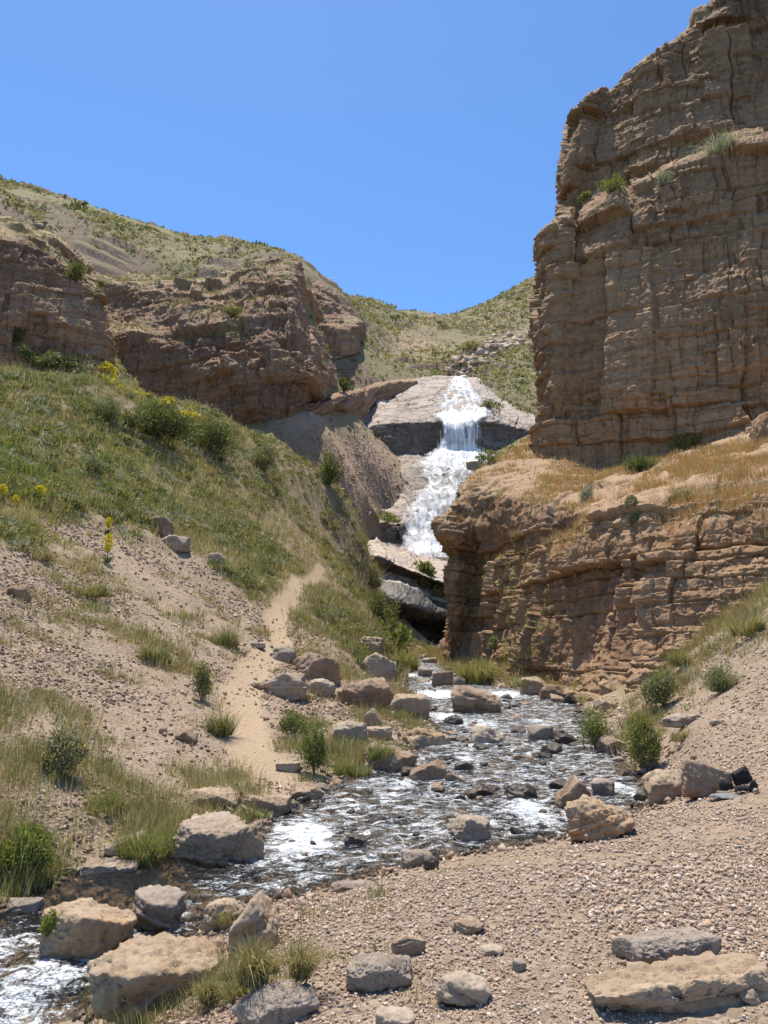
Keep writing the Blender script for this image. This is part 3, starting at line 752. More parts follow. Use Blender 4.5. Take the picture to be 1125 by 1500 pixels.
wz = np.zeros(len(X))
fm = foam_glint[idx]
wz[idx] = (.018 + .06 * fm) * fbm(Pw / .55, 3, seed=95) + (.012 + .034 * fm) * fbm(Pw / .16, 3, seed=96, gain=.6) + .05 * fm * fbm(Pw / .9, 2, seed=97, ridge=True)
Zw = zw(Y) + wz * np.minimum(1, .6 + Y / 25) + .02
f = gridfaces(*AA.shape, keep=keep)
V, f, at_ = compact(np.stack([X, Y, Zw], 1), f, {'foam_glint': ('FLOAT', foam_glint)})
me = mesh('stream', V, [f], M['water'], True, at_)
tag(obj('stream', me), 'shallow mountain stream running over stones with white riffles', 'stream', kind='structure')
# ------------------------------------------------------------------ boulders
def ico(sub):
    bm = bmesh.new(); bmesh.ops.create_icosphere(bm, subdivisions=sub, radius=1)
    V = np.array([v.co[:] for v in bm.verts]); Fc = np.array([[v.index for v in f.verts] for f in bm.faces]); bm.free()
    return V, Fc
ICO = {k: ico(k) for k in (1, 2, 3, 4, 5, 6)}
def unit(v): return v / (np.linalg.norm(v, axis=-1, keepdims=True) + 1e-9)
def rockshape(seed, kind, dims, sub, rough=1.0):
    r = np.random.default_rng(seed)
    D, Fc = ICO[sub]
    ax = np.array([[1, 0, 0], [-1, 0, 0], [0, 1, 0], [0, -1, 0], [0, 0, 1], [0, 0, -1]], float)
    if kind in ('block', 'slab', 'wedge', 'over'):
        N = unit(ax + r.normal(0, .10 if kind != 'slab' else .06, (6, 3))); d = r.uniform(.82, .98, 6)
        if kind == 'wedge': N[4] = unit(np.array([r.choice([-1, 1]) * r.uniform(.35, .6), r.uniform(-.25, .1), 1])); d[4] = .72
        if kind == 'over': N[4] = unit(np.array([.06, -.1, 1])); d[4] = .72
        C = unit(r.normal(0, 1, (16, 3)));
        if kind == 'over': C[:, 2] *= .3; C = unit(C)
        N = np.concatenate([N, C]); d = np.concatenate([d, r.uniform(.92, 1.22, 16)])
        k = 70
    else:
        N = unit(r.normal(0, 1, (20, 3))); N = np.concatenate([N, ax]); d = r.uniform(.84, 1.08, 26); k = 36
        if kind == 'peak': d[20:22] = .85; N[0] = unit(np.array([.8, -.2, .75])); N[1] = unit(np.array([-.7, .1, .7])); d[:2] = .62
    q = np.maximum(D @ N.T / d, 1e-4)
    rr = (q ** k).sum(1) ** (-1 / k)
    P = D * rr[:, None] * np.array(dims) * .5
    if kind == 'over':
        tz = sm(-.45, .25, P[:, 2] / dims[2]); P[:, :2] *= (.62 + .38 * tz)[:, None]
    s = float(np.mean(dims))
    o = r.uniform(-50, 50, 3)
    dip = r.normal(0, .3 if kind != 'slab' else .06, 2)
    Bd, T = blocks(P + o, (math.cos(seed), math.sin(seed)), dip, [(.3 * s, 1.6, .08 * s), (.11 * s, 2.2, .045 * s)], seed * 7, .6)
    nn = unit(D / np.array(dims) * s)
    Q = P + o; Qw = Q + .08 * s * np.stack([fbm(Q / (.3 * s), 2, seed=seed + 5), fbm(Q / (.3 * s), 2, seed=seed + 6), fbm(Q / (.3 * s), 2, seed=seed + 7)], 1)
    fac = .042 * facets(Qw, .34 * s, seed + 8) + .027 * facets(Qw * np.array([1, 1, 1.5]), .13 * s, seed + 9) + .02 * facets(Q, .05 * s, seed + 10)
    disp = Bd * .8 * rough * (1 - .6 * np.clip(D[:, 2], 0, 1)) + s * fac * rough + s * (.018 * rough * fbm((P + o) / (.45 * s), 3, seed=seed) + .015 * rough * fbm((P + o) / (.12 * s), 4, gain=.6, seed=seed + 3))
    return P + nn * disp[:, None], Fc, T

WETC = (.045, .035, .026)
M['r_tan'] = rock_mat('tan_stone', (.17, .11, .068), (.35, .252, .165), (.49, .38, .27), dirt=WETC, sc=3.2, bump=.8, obj_space=True, bd=.07, stain=(.40, .27, .15))
M['r_pale'] = rock_mat('pale_stone', (.19, .14, .098), (.365, .28, .205), (.50, .41, .315), dirt=WETC, sc=3.2, bump=.7, obj_space=True, bd=.07, stain=(.42, .33, .24), stainamt=.4)
M['r_grey'] = rock_mat('grey_stone', (.15, .115, .085), (.29, .225, .175), (.44, .365, .29), dirt=WETC, sc=3.2, bump=.8, obj_space=True, bd=.07, stain=(.24, .18, .14), stainamt=.4)
M['r_brown'] = rock_mat('brown_stone', (.125, .08, .05), (.275, .185, .122), (.42, .315, .225), dirt=WETC, sc=3.2, bump=.8, obj_space=True, bd=.07, stain=(.24, .14, .075))
M['r_orange'] = rock_mat('orange_stone', (.19, .118, .068), (.34, .237, .15), (.47, .36, .25), dirt=WETC, sc=3.0, bump=.7, obj_space=True, bd=.07, stain=(.52, .31, .15), stainamt=.7)
M['r_wet'] = rock_mat('wet_dark_stone', (.03, .024, .018), (.075, .056, .04), (.15, .115, .085), dirt=(.02, .016, .013), sc=3.2, bump=.7, obj_space=True, bd=.07, stain=(.10, .06, .03), stainamt=.4, rough=.3)
M['r_soot'] = rock_mat('soot_blackened_stone', (.008, .008, .008), (.022, .021, .02), (.07, .064, .058), dirt=(.01, .01, .01), sc=5, bump=.6, obj_space=True, bd=.07, stain=(.04, .035, .03), stainamt=.3)

BOULD = [
 # px, base y, w, h, kind, material, yaw, label, depth ratio, name
 (220, 1500, 190, 120, 'block', 'r_tan', 14, 'largest foreground boulder, chunky tan rock with flaking ledges beside the white water', .8),
 (118, 1405, 124, 84, 'round', 'r_orange', 30, 'yellowish tan mossy boulder standing in white water behind the largest boulder', .8),
 (221, 1366, 82, 70, 'over', 'r_grey', -12, 'dark-sided boulder with pale flat top in the stream behind the largest boulder', .8),
 (300, 1268, 112, 92, 'over', 'r_pale', -24, 'overhanging pale flat-topped block casting black shade on the far stream edge', .9),
 (350, 1262, 62, 70, 'wedge', 'r_tan', 20, 'ridged tan rock leaning against the right side of the pale flat-topped block', .8),
 (148, 1282, 112, 34, 'slab', 'r_pale', 8, 'low pale flat rock at the far waterline beside green grass', .6),
 (180, 1256, 66, 36, 'wedge', 'r_grey', 25, 'thin tilted grey slab poking out of green grass above the low pale rock', .4),
 (300, 1180, 86, 34, 'round', 'r_tan', 0, 'tan rounded rock half buried uphill of the pale flat-topped block', .8),
 (385, 1190, 74, 32, 'slab', 'r_tan', -10, 'low pinkish ledge rock at the water end of the grassy bank', .6),
 (368, 1405, 84, 88, 'peak', 'r_tan', 10, 'upright tan rock wrapped in long dark grass on the near bank', .7),
 (325, 1365, 58, 46, 'round', 'r_tan', 0, 'small mossy rock between the water and the upright grass-wrapped rock', .7),
 (398, 1512, 112, 70, 'round', 'r_grey', 30, 'rounded grey brown boulder at the bottom edge right of the long grass', .8),
 (75, 1535, 215, 48, 'slab', 'r_grey', 5, 'flat grey boulder cut off by the bottom left edge of the photo', .5),
 (556, 1450, 98, 56, 'round', 'r_grey', 0, 'rough grey lump of rock half buried in the gravel', .7),
 (680, 1474, 82, 56, 'round', 'r_pale', 0, 'smooth pale rounded stone lying in bare reddish dirt', .8),
 (582, 1512, 56, 34, 'round', 'r_pale', 0, 'pale stone half cut by the bottom edge below the rough grey lump', .8),
 (1022, 1476, 292, 66, 'slab', 'r_tan', 11, 'longest flat layered slab lying across the lower right gravel', .34),
 (988, 1408, 150, 46, 'slab', 'r_grey', 11, 'shorter ribbed slab lying just behind the longest slab', .4),
 (893, 1482, 44, 26, 'block', 'r_tan', 20, 'larger broken chip at the left end of the longest slab', .7),
 (874, 1468, 24, 16, 'block', 'r_tan', 0, 'smaller broken chip at the left end of the longest slab', .7),
 (985, 1466, 46, 22, 'block', 'r_grey', 0, 'grey fragment leaning on the front of the longest slab', .5),
 (1103, 1470, 28, 22, 'round', 'r_pale', 0, 'small pale round stone in front of the longest slab near the right edge', .8),
 (888, 1230, 104, 72, 'wedge', 'r_orange', -20, 'orange-faced boulder with pale cracked top at the near waterline', .8),
 (850, 1186, 72, 62, 'peak', 'r_brown', 10, 'brown pointed rock in the stream behind the orange-faced boulder', .7),
 (888, 1170, 34, 38, 'block', 'r_grey', -20, 'dark grey rock leaning beside the brown pointed rock', .8),
 (985, 1172, 66, 52, 'round', 'r_tan', 0, 'pitted tan boulder bulging out of the bank between stream and campfire', .8),
 (1044, 1165, 74, 58, 'wedge', 'r_brown', -8, 'broad brown rock with sunlit top next to the sooty campfire stones', .6),
 (695, 1232, 64, 46, 'round', 'r_pale', 15, 'pale boulder with dark wet foot in the middle of the near stream', .8),
 (523, 1238, 36, 24, 'wedge', 'r_wet', 0, 'black wet wedge of rock in white water left of the pale midstream boulder', .7),
 (612, 1270, 46, 28, 'slab', 'r_grey', 10, 'flat grey rock at the near waterline with driftwood across it', .7),
 (632, 1276, 24, 24, 'round', 'r_wet', 0, 'black wet rock under the driftwood at the near waterline', .7),
 (767, 1172, 50, 32, 'round', 'r_wet', 0, 'black glistening boulder in midstream left of the brown pointed rock', .8),
 (708, 1168, 58, 28, 'peak', 'r_wet', 15, 'jagged low black rock left of the black glistening boulder', .7),
 (628, 1144, 58, 36, 'wedge', 'r_brown', 0, 'dark brown wet rock splitting the riffle off the left bank', .7),
 (680, 1130, 28, 20, 'round', 'r_wet', 0, 'small wet rock behind the jagged low black rock', .8),
 (565, 1132, 72, 50, 'wedge', 'r_brown', -25, 'dark undercut rock beneath bright grass on the left bank', .7),
 (626, 1094, 74, 36, 'wedge', 'r_orange', 15, 'orange brown boulder with a square dark end at the left waterline', .7),
 (513, 1088, 54, 38, 'block', 'r_pale', -8, 'pinkish pale block among grass on the left bank', .7),
 (553, 1082, 42, 22, 'slab', 'r_tan', 0, 'flat tan stone touching the pinkish pale block', .7),
 (545, 1066, 32, 36, 'peak', 'r_tan', 0, 'pointed triangular stone behind the pinkish pale block', .5),
 (408, 1020, 82, 40, 'wedge', 'r_pale', -10, 'pale sloping-topped boulder on the edge of the footpath', .8),
 (470, 1020, 42, 30, 'round', 'r_pale', 20, 'small pale rock right of the sloping-topped path boulder', .8),
 (462, 996, 70, 50, 'wedge', 'r_brown', 28, 'long tilted brown rock above the sloping-topped path boulder', .7),
 (535, 1040, 80, 54, 'round', 'r_brown', 10, 'broad rough brown boulder between the path and the upper stream', .8),
 (556, 995, 54, 46, 'wedge', 'r_pale', 15, 'pale banded boulder at the upper left waterline below leafy bushes', .8),
 (540, 958, 48, 32, 'round', 'r_tan', 0, 'tan boulder on the grass bank above the pale banded boulder', .8),
 (600, 1052, 64, 40, 'slab', 'r_tan', -25, 'long pinkish slab tilting down to the rapids on the left side', .5),
 (702, 1046, 74, 46, 'wedge', 'r_brown', -14, 'large dark brown slab-like boulder in the rapids below the lower cliff', .7),
 (713, 1090, 46, 32, 'round', 'r_pale', 0, 'pale dry boulder in the stream in front of the large dark rapids boulder', .8),
 (796, 1086, 40, 30, 'round', 'r_grey', 0, 'grey wet boulder right of the pale dry stream boulder', .8),
 (830, 1090, 34, 20, 'round', 'r_wet', 0, 'small black boulder beside the grey wet boulder near the right bank', .8),
 (768, 1104, 32, 10, 'slab', 'r_wet', 0, 'flat black stone just above the water below the grey wet boulder', .8),
 (648, 1006, 30, 28, 'block', 'r_brown', 0, 'brown square rock at the foot of the lower cliff corner', .8),
 (623, 992, 22, 18, 'block', 'r_grey', 0, 'small grey square rock left of the brown square rock', .8),
 (630, 972, 22, 12, 'slab', 'r_pale', 0, 'white flat stone at the mouth of the dark hollow', .8),
 (672, 1003, 24, 14, 'round', 'r_grey', 0, 'grey stone in shade between the lower cliff corner and the rapids', .8),
 (785, 1020, 44, 36, 'round', 'r_tan', 0, 'rounded tan block fallen against the middle of the lower cliff', .8),
 (814, 1026, 40, 30, 'round', 'r_brown', 0, 'brown block fallen at the cliff foot right of the rounded tan block', .8),
 (903, 1104, 46, 34, 'wedge', 'r_tan', 20, 'tan rock between two green shrubs on the right bank', .7),
 (906, 1116, 20, 12, 'round', 'r_grey', 0, 'small grey stone in front of the tan rock between the shrubs', .8),
 (1005, 1064, 58, 22, 'slab', 'r_pale', 22, 'pale slab sticking out of the right scree slope', .5),
 (1051, 1061, 16, 9, 'block', 'r_pale', 0, 'small pale block on scree right of the pale slab', .8),
 (890, 1042, 32, 20, 'wedge', 'r_pale', 0, 'pale rock at the waterline below the right end of the cliff', .7),
 (957, 1125, 24, 18, 'round', 'r_grey', 0, 'grey stone at the foot of the tall right-bank shrub', .8),
 (234, 784, 36, 30, 'round', 'r_brown', 0, 'dark brown boulder standing out on the grassy left slope', .8),
 (253, 804, 44, 22, 'slab', 'r_pale', -15, 'whitish flat rock just below the dark brown slope boulder', .7),
 (315, 833, 28, 20, 'round', 'r_pale', 0, 'small whitish rock low on the grassy left slope', .8),
 (270, 1088, 38, 24, 'peak', 'r_brown', 0, 'dark clod of rock on the scree left of the path', .7),
 (420, 1130, 36, 18, 'slab', 'r_pale', 0, 'low pale stone at the path edge beside streamside grass', .7),
 (448, 1172, 50, 32, 'round', 'r_tan', 0, 'pinkish round rock at the waterline where the path meets the stream', .8),
 (470, 1160, 28, 18, 'round', 'r_grey', 0, 'small grey rock behind the pinkish round waterline rock', .8),
 (688, 1366, 46, 26, 'round', 'r_tan', 0, 'half buried tan stone in the middle of the near gravel', .8),
 (762, 1425, 18, 18, 'block', 'r_grey', 30, 'small dark stone standing upright on the near gravel', .9),
 (600, 1402, 56, 30, 'wedge', 'r_tan', 25, 'pointed flat tan slab lying left of centre on the near gravel', .4),
 (722, 1398, 38, 16, 'slab', 'r_pale', 0, 'flat pale stone sunk in dirt above the smooth pale rounded stone', .7),
 (510, 1306, 52, 18, 'slab', 'r_grey', 5, 'grey flat stone at the near waterline below the white riffle', .7),
 (28, 1336, 54, 26, 'slab', 'r_grey', 0, 'grey flat stone at the far bank near the left edge', .7),
 (376, 948, 24, 10, 'slab', 'r_pale', 0, 'thin pale flagstone on the path above the sloping-topped boulder', .8),
 (414, 968, 36, 28, 'round', 'r_grey', 0, 'grey brown rock right of the pale flagstone', .8),
 (20, 885, 34, 20, 'round', 'r_brown', 0, 'brown rock in tufts at the left edge halfway up the slope', .8),
]
SPECIAL_SINK = {}
def place_boulder(i, spec):
    px, py, w, h, kind, mat, yaw, label = spec[:8]
    dr = spec[8] if len(spec) > 8 else .8
    far = py < 720
    p = hit(px, py); q = onwater(px, py)
    wet = sdist(q[:1], q[1:])[0] < .03 and py > 940
    if wet: p = np.array([q[0], q[1], float(zw(q[1]))])
    dist = math.hypot(p[1], CAMH - p[2]); mpp = p[1] / F * 1.0
    W_ = w * mpp
    th = math.atan2(CAMH - p[2], p[1])
    dep = W_ * dr
    Hm = h * mpp
    hh = max((Hm - .85 * dep * math.sin(max(th, 0))) / math.cos(th), .45 * Hm)
    if 930 < py < 1290: hh *= .84
    sink = .3 * hh * (1.5 if wet else 1)
    dims = (W_ * 1.0, dep, hh + sink)
    big = max(w, h)
    sub = 6 if big > 95 else 5 if big > 40 else 4 if big > 24 else 3
    V, Fc, T = rockshape(1000 + i * 13, kind, dims, sub, 1.25 if i == 0 else 1.1)
    c, s = math.cos(math.radians(yaw)), math.sin(math.radians(yaw))
    a = np.zeros(len(V))
    zb = -(hh + sink) / 2
    if wet:
        a = sm(.34, .2, (V[:, 2] - zb) / (hh + sink) + .07 * fbm(V / (.25 * W_), 3, seed=i))
    me = mesh('boulder', V, [Fc], M[mat], False, {'tone': ('FLOAT', T), 'dirt': ('FLOAT', a)})
    z = float(zw(p[1])) - .02 if wet else p[2]
    o = obj('boulder', me, loc=(p[0], p[1] + dep * .42, z + (hh - sink) / 2), rot=(0, 0, math.radians(yaw)))
    tag(o, label, 'boulder' if big > 45 else 'rock')
    return o
OBST = []
for i, spec in enumerate(BOULD):
    o = place_boulder(i, spec)
    OBST.append((o.location[0], o.location[1], (o.dimensions[0] + o.dimensions[1]) * .2))
OB = np.array(OBST)
def clear(x, y, f=1.0):
    ok = np.ones(len(x), bool)
    for ox, oy, r in OB: ok &= (x - ox) ** 2 + (y - oy) ** 2 > (r * f) ** 2
    return ok

# square block beside the waterfall, on the slab
p = at(697, 692, 103.5)
V, Fc, T = rockshape(77, 'block', (3.0, 2.6, 2.2), 4)
tag(obj('boulder', mesh('boulder', V, [Fc], M['r_tan'], False, {'tone': ('FLOAT', T), 'dirt': ('FLOAT', 0 * T)}), loc=tuple(p + np.array([0, .6, .5]))), 'square brown block of rock beside the right edge of the waterfall', 'boulder')
# outcrop at the right edge of the terrace
p = at(1128, 660, 31)
V, Fc, T = rockshape(78, 'block', (1.3, 1.6, 2.6), 5)
tag(obj('boulder', mesh('boulder', V, [Fc], M['cliff'], False, {'tone': ('FLOAT', T), 'dirt': ('FLOAT', 0 * T)}), loc=tuple(p + np.array([.1, 0, .3]))), 'upright tan rock at the right edge of the photo on the dry terrace', 'boulder')

# dark stones in the stream: one kind, many copies
protos = []
for k in range(6):
    V, Fc, T = rockshape(4000 + k, ('round', 'wedge', 'peak')[k % 3], (1, .8, .6), 4)
    protos.append(mesh('stream_stone', V, [Fc], M['r_wet'] if k < 4 else M['r_brown'], False, {'tone': ('FLOAT', T), 'dirt': ('FLOAT', sm(.05, -.12, V[:, 2]))}))
r = np.random.default_rng(5); n = 0
while n < 190:
    py = r.uniform(985, 1300); px = r.uniform(300, 960)
    if r.random() > (1 if py < 1200 else .45): continue
    if py > 1225 and r.random() < .6: continue
    q = onwater(px, py)
    s = sdist(np.array([q[0]]), np.array([q[1]]))[0]
    if s > .05 or not clear(np.array([q[0]]), np.array([q[1]]), 1.1)[0]: continue
    wpx = float(np.clip(r.lognormal(2.7, .42), 7, 34)); wm = wpx * q[1] / F
    o = obj('stream_stone', protos[r.integers(6)], loc=(q[0], q[1], float(zw(q[1])) + wm * r.uniform(-.12, .16)), rot=(r.normal(0, .2), r.normal(0, .2), r.uniform(0, 6.28)), scale=(wm, wm, wm * r.uniform(.7, 1.1)))
    tag(o, 'small dark wet stone breaking the surface of the stream', 'stone', 'small dark wet stones scattered through the stream')
    n += 1

# ------------------------------------------------------------------ loose gravel, scree and bed cobbles (nobody could count them)
def rotm(n, r, tilt=.5):
    q = r.normal(0, 1, (n, 4)) * np.array([1, tilt, tilt, 1]); q /= np.linalg.norm(q, axis=1, keepdims=True)
    w_, x, y, z = q.T
    return np.stack([np.stack([1 - 2 * (y * y + z * z), 2 * (x * y - z * w_), 2 * (x * z + y * w_)], -1), np.stack([2 * (x * y + z * w_), 1 - 2 * (x * x + z * z), 2 * (y * z - x * w_)], -1), np.stack([2 * (x * z - y * w_), 2 * (y * z + x * w_), 1 - 2 * (x * x + y * y)], -1)], 1)
def scatter(protoV, protoF, pos, scl, R):
    n, m = len(pos), len(protoV)
    V = np.einsum('nij,nmj->nmi', R, protoV[None] * scl[:, None, :]) + pos[:, None, :]
    Fc = (protoF[None] + (np.arange(n) * m)[:, None, None]).reshape(-1, protoF.shape[1])
    return V.reshape(-1, 3), Fc
def pebbles(name, X, Y, Z, S, mat, seed, label, flat=.6):
    r = np.random.default_rng(seed)
    Vs, Fs, Ts, o = [], [], [], 0
    grp = r.integers(0, 7, len(X))
    for k in range(7):
        bm = bmesh.new()
        for c in unit(r.normal(0, 1, (9, 3))) * r.uniform(.75, 1.05, (9, 1)) * .5: bm.verts.new(c)
        hull = bmesh.ops.convex_hull(bm, input=bm.verts)
        bmesh.ops.delete(bm, geom=[v for v in bm.verts if not v.link_faces], context='VERTS')
        bm.verts.index_update()
        pv = np.array([v.co[:] for v in bm.verts]); Fc = np.array([[v.index for v in f.verts] for f in bm.faces]); bm.free()
        ii = np.where(grp == k)[0]
        sc = S[ii, None] * np.stack([r.uniform(.8, 1.3, len(ii)), r.uniform(.6, 1, len(ii)), r.uniform(.3, flat + .2, len(ii))], 1)
        V, f = scatter(pv, Fc, np.stack([X, Y, Z], 1)[ii] + np.array([0, 0, 1]) * S[ii, None] * .12, sc, rotm(len(ii), r))
        Vs.append(V); Fs.append(f + o); o += len(V); Ts.append(np.repeat(r.random(len(ii)), len(pv)))
    T = np.concatenate(Ts)
    ob = obj(name, mesh(name, np.concatenate(Vs), Fs, mat, False, {'tone': ('FLOAT', T)}))
    tag(ob, label, 'gravel', kind='stuff')
def peb_mat(name, cs, rough=.9):
    t = NT(name); tn = t.attr('tone'); fine = t.noise(t.coord(False), 40, 3, .6)
    rp = t.n('ShaderNodeValToRGB', Fac=tn); rp.color_ramp.interpolation = 'CONSTANT'
    e = rp.color_ramp.elements
    while len(e) < len(cs): e.new(.5)
    for k, c in enumerate(cs): e[k].position = k / len(cs); e[k].color = c + (1,)
    c = t.mix(t.ramp(fine, .3, .75, 0, .35), rp.outputs[0], (.2, .15, .11))
    return t.done(t.bsdf(c, rough))
M['peb'] = peb_mat('loose_gravel_stone', [(.47, .355, .26), (.36, .26, .185), (.54, .43, .33), (.29, .2, .145), (.45, .315, .22), (.42, .32, .24), (.60, .51, .41), (.38, .26, .18), (.50, .38, .28)])
M['scree'] = peb_mat('reddish_scree_stone', [(.40, .275, .185), (.31, .205, .14), (.47, .355, .26), (.25, .16, .115), (.38, .25, .17), (.34, .245, .18), (.53, .42, .32), (.28, .18, .13)])
# pinnacles on the skyline of the tall cliff
for i, (px, py, wp, hp, Yq, lab) in enumerate([(958, 92, 15, 30, 50.2, 'small rock tooth on the skyline of the tall right cliff'), (1034, 44, 36, 62, 48.6, 'square rock tower on the skyline of the tall right cliff')]):
    w_, h_ = wp * Yq / F, hp * Yq / F; p = at(px, py, Yq)
    V, Fc, T = rockshape(90 + i, 'block', (w_, w_, h_), 4)
    tag(obj('rock_pinnacle', mesh('rock_pinnacle', V, [Fc], M['cliff'], False, {'tone': ('FLOAT', T), 'dirt': ('FLOAT', 0 * T)}), loc=tuple(p + np.array([0, .4, h_ * .3]))), lab, 'rock')
M['bedpeb'] = peb_mat('wet_bed_cobble', [(.10, .075, .05), (.18, .13, .085), (.07, .055, .04), (.24, .17, .10), (.13, .10, .07), (.05, .04, .03)], .4)
r = np.random.default_rng(21)
n = 520000
az_, ly = r.uniform(-.62, .92, n), r.uniform(math.log(2.6), math.log(34), n)
Yp = np.exp(ly); Xp = az_ * Yp
sdp, cvp, pdp = sdist(Xp, Yp), cover(Xp, Yp), pathdist(Xp, Yp)
cl = .7 * fbm(np.stack([Xp, Yp, 0 * Xp], 1) / .9, 3, seed=71) + .8 * fbm(np.stack([Xp, Yp, 0 * Xp], 1) / 2.6, 2, seed=72)
pr = (1 - .85 * sm(.4, .9, cvp)) * (.16 + .84 * sm(-.25, .35, cl)) * np.where((pdp < .40) & (Yp > 11), .14, 1)
k = (sdp > .02) & (r.random(n) < pr) & clear(Xp, Yp, .9)
Xp, Yp = Xp[k], Yp[k]
Zp = hA(Xp, Yp, 1)
Sp = r.lognormal(0, .8, len(Xp)).clip(.3, 4.5) * .0088 * (Yp / 4.5) ** .75
right = (Xp > -1.2 + .12 * Yp)
big = right & (np.abs(Yp - 5.2) < 1.2) & (Xp > 1.2)
Sp = np.where(big, Sp * 1.35, Sp)
pebbles('gravel', Xp[right], Yp[right], Zp[right], Sp[right], M['peb'], 31, 'loose pale and pinkish gravel strewn over the near bank and right slope')
lf = ~right
pebbles('scree', Xp[lf], Yp[lf], Zp[lf], Sp[lf] * 1.3, M['scree'], 32, 'loose broken scree stones on the lower left slope')
n = 26000
az_, ly = r.uniform(-.55, .45, n), r.uniform(math.log(3), math.log(45), n)
Yp = np.exp(ly); Xp = az_ * Yp
k = (sdist(Xp, Yp) < .18); Xp, Yp = Xp[k], Yp[k]
sdw = sdist(Xp, Yp)
Sp = r.lognormal(0, .5, len(Xp)) * .045 * (Yp / 6) ** .6 * np.where(sdw > -.2, 1.2, 1)
pebbles('stream_bed_gravel', Xp, Yp, hA(Xp, Yp, 1), Sp, M['bedpeb'], 33, 'dark wet cobbles lining the bed and edges of the stream')

# middling rubble along the banks and at the cliff foot, and stones on the far scree fans
n = 9000
az_, ly = r.uniform(-.5, .5, n), r.uniform(math.log(5.5), math.log(46), n)
Yp = np.exp(ly); Xp = az_ * Yp
sdp, pdp = sdist(Xp, Yp), pathdist(Xp, Yp)
leftgully = (Xp < .1 * Yp) & (Yp > 11) & (sdp < 3.2)
k = (sdp > -.25) & (r.random(n) < np.where(sdp < .7, .55, np.where(leftgully, .30, .018))) & (pdp > .45) & clear(Xp, Yp, .8) & ~((Xp > -.08 * Yp) & (Yp < 9) & (sdp > .35))
Xp, Yp = Xp[k], Yp[k]
pebbles('rubble', Xp, Yp, hA(Xp, Yp, 1), r.lognormal(0, .5, len(Xp)).clip(.4, 2.0) * .085 * (Yp / 10) ** .5, M['scree'], 35, 'angular rubble along the stream banks and in the gully', .8)
n = 9000
px_, py_ = r.normal(520, 50, n), r.normal(690, 45, n)
P_ = np.array([hitfun(hB, a, b, 66, 140, 160) for a, b in zip(px_[:2600], py_[:2600])])
pebbles('far_scree', P_[:, 0], P_[:, 1], hB(P_[:, 0], P_[:, 1], 1), r.lognormal(0, .5, len(P_)) * .22, M['scree'], 36, 'reddish stones on the scree fan left of the waterfall')

n = 2600
az_, ly = r.uniform(-.55, .28, n), r.uniform(math.log(76), math.log(280), n)
Yp = np.exp(ly); Xp = az_ * Yp
k = ~((Xp / Yp > -.03) & (Yp < 93)) & (r.random(n) < sm(-.2, .3, fbm(np.stack([Xp, Yp, 0 * Xp], 1) / 20, 3, seed=99)))
Xp, Yp = Xp[k], Yp[k]
pebbles('hillside_rocks', Xp, Yp, hB(Xp, Yp, 1) - .1, r.lognormal(0, .5, len(Xp)).clip(.3, 2.5) * .55, M['scree'], 37, 'brown rocks scattered over the far hillsides', .8)

# broken pale bedrock of the channel above the fall
n = 420; tt = r.random(n)
cx_ = np.interp(tt, [0, .35, .7, 1], [672, 694, 728, 768]) + r.normal(0, 13, n) * (1 - .3 * tt); cy_ = np.interp(tt, [0, .35, .7, 1], [552, 524, 506, 492]) + r.normal(0, 4, n)
P_ = np.array([hitfun(hB, a, b, 100, 280, 240) for a, b in zip(cx_, cy_)])
pebbles('channel_rocks', P_[:, 0], P_[:, 1], hB(P_[:, 0], P_[:, 1], 1) - .25, r.lognormal(0, .5, n).clip(.4, 2.2) * 1.5, M['peb'], 38, 'broken pale rock lining the stream channel above the waterfall', .35)
# ------------------------------------------------------------------ vegetation
def leaf_mat(name, trans=.35, rough=.7, tint=None):
    t = NT(name)
    c = t.attr('Col', 'Color')
    d = t.n('ShaderNodeBsdfDiffuse', Color=c, Roughness=.6).outputs[0]
    tr = t.n('ShaderNodeBsdfTranslucent', Color=t.mix(.35, c, (.35, .36, .06))).outputs[0]
    g = t.n('ShaderNodeBsdfGlossy', Color=(1, 1, 1), Roughness=.45).outputs[0]
    m = t.n('ShaderNodeMixShader', Fac=trans, i1=d, i2=tr).outputs[0]
    return t.done(t.n('ShaderNodeMixShader', Fac=.025, i1=m, i2=g).outputs[0])
M['grass'] = leaf_mat('grass_blades', .3)
M['leaf'] = leaf_mat('shrub_leaves', .3)
M['petal'] = leaf_mat('yellow_petals', .3)
M['twig'] = NT('woody_stem'); _t = M['twig']; M['twig'] = _t.done(_t.bsdf(_t.mix(_t.noise(_t.coord(True), 30, 3), (.12, .085, .055), (.24, .18, .12)), .9))

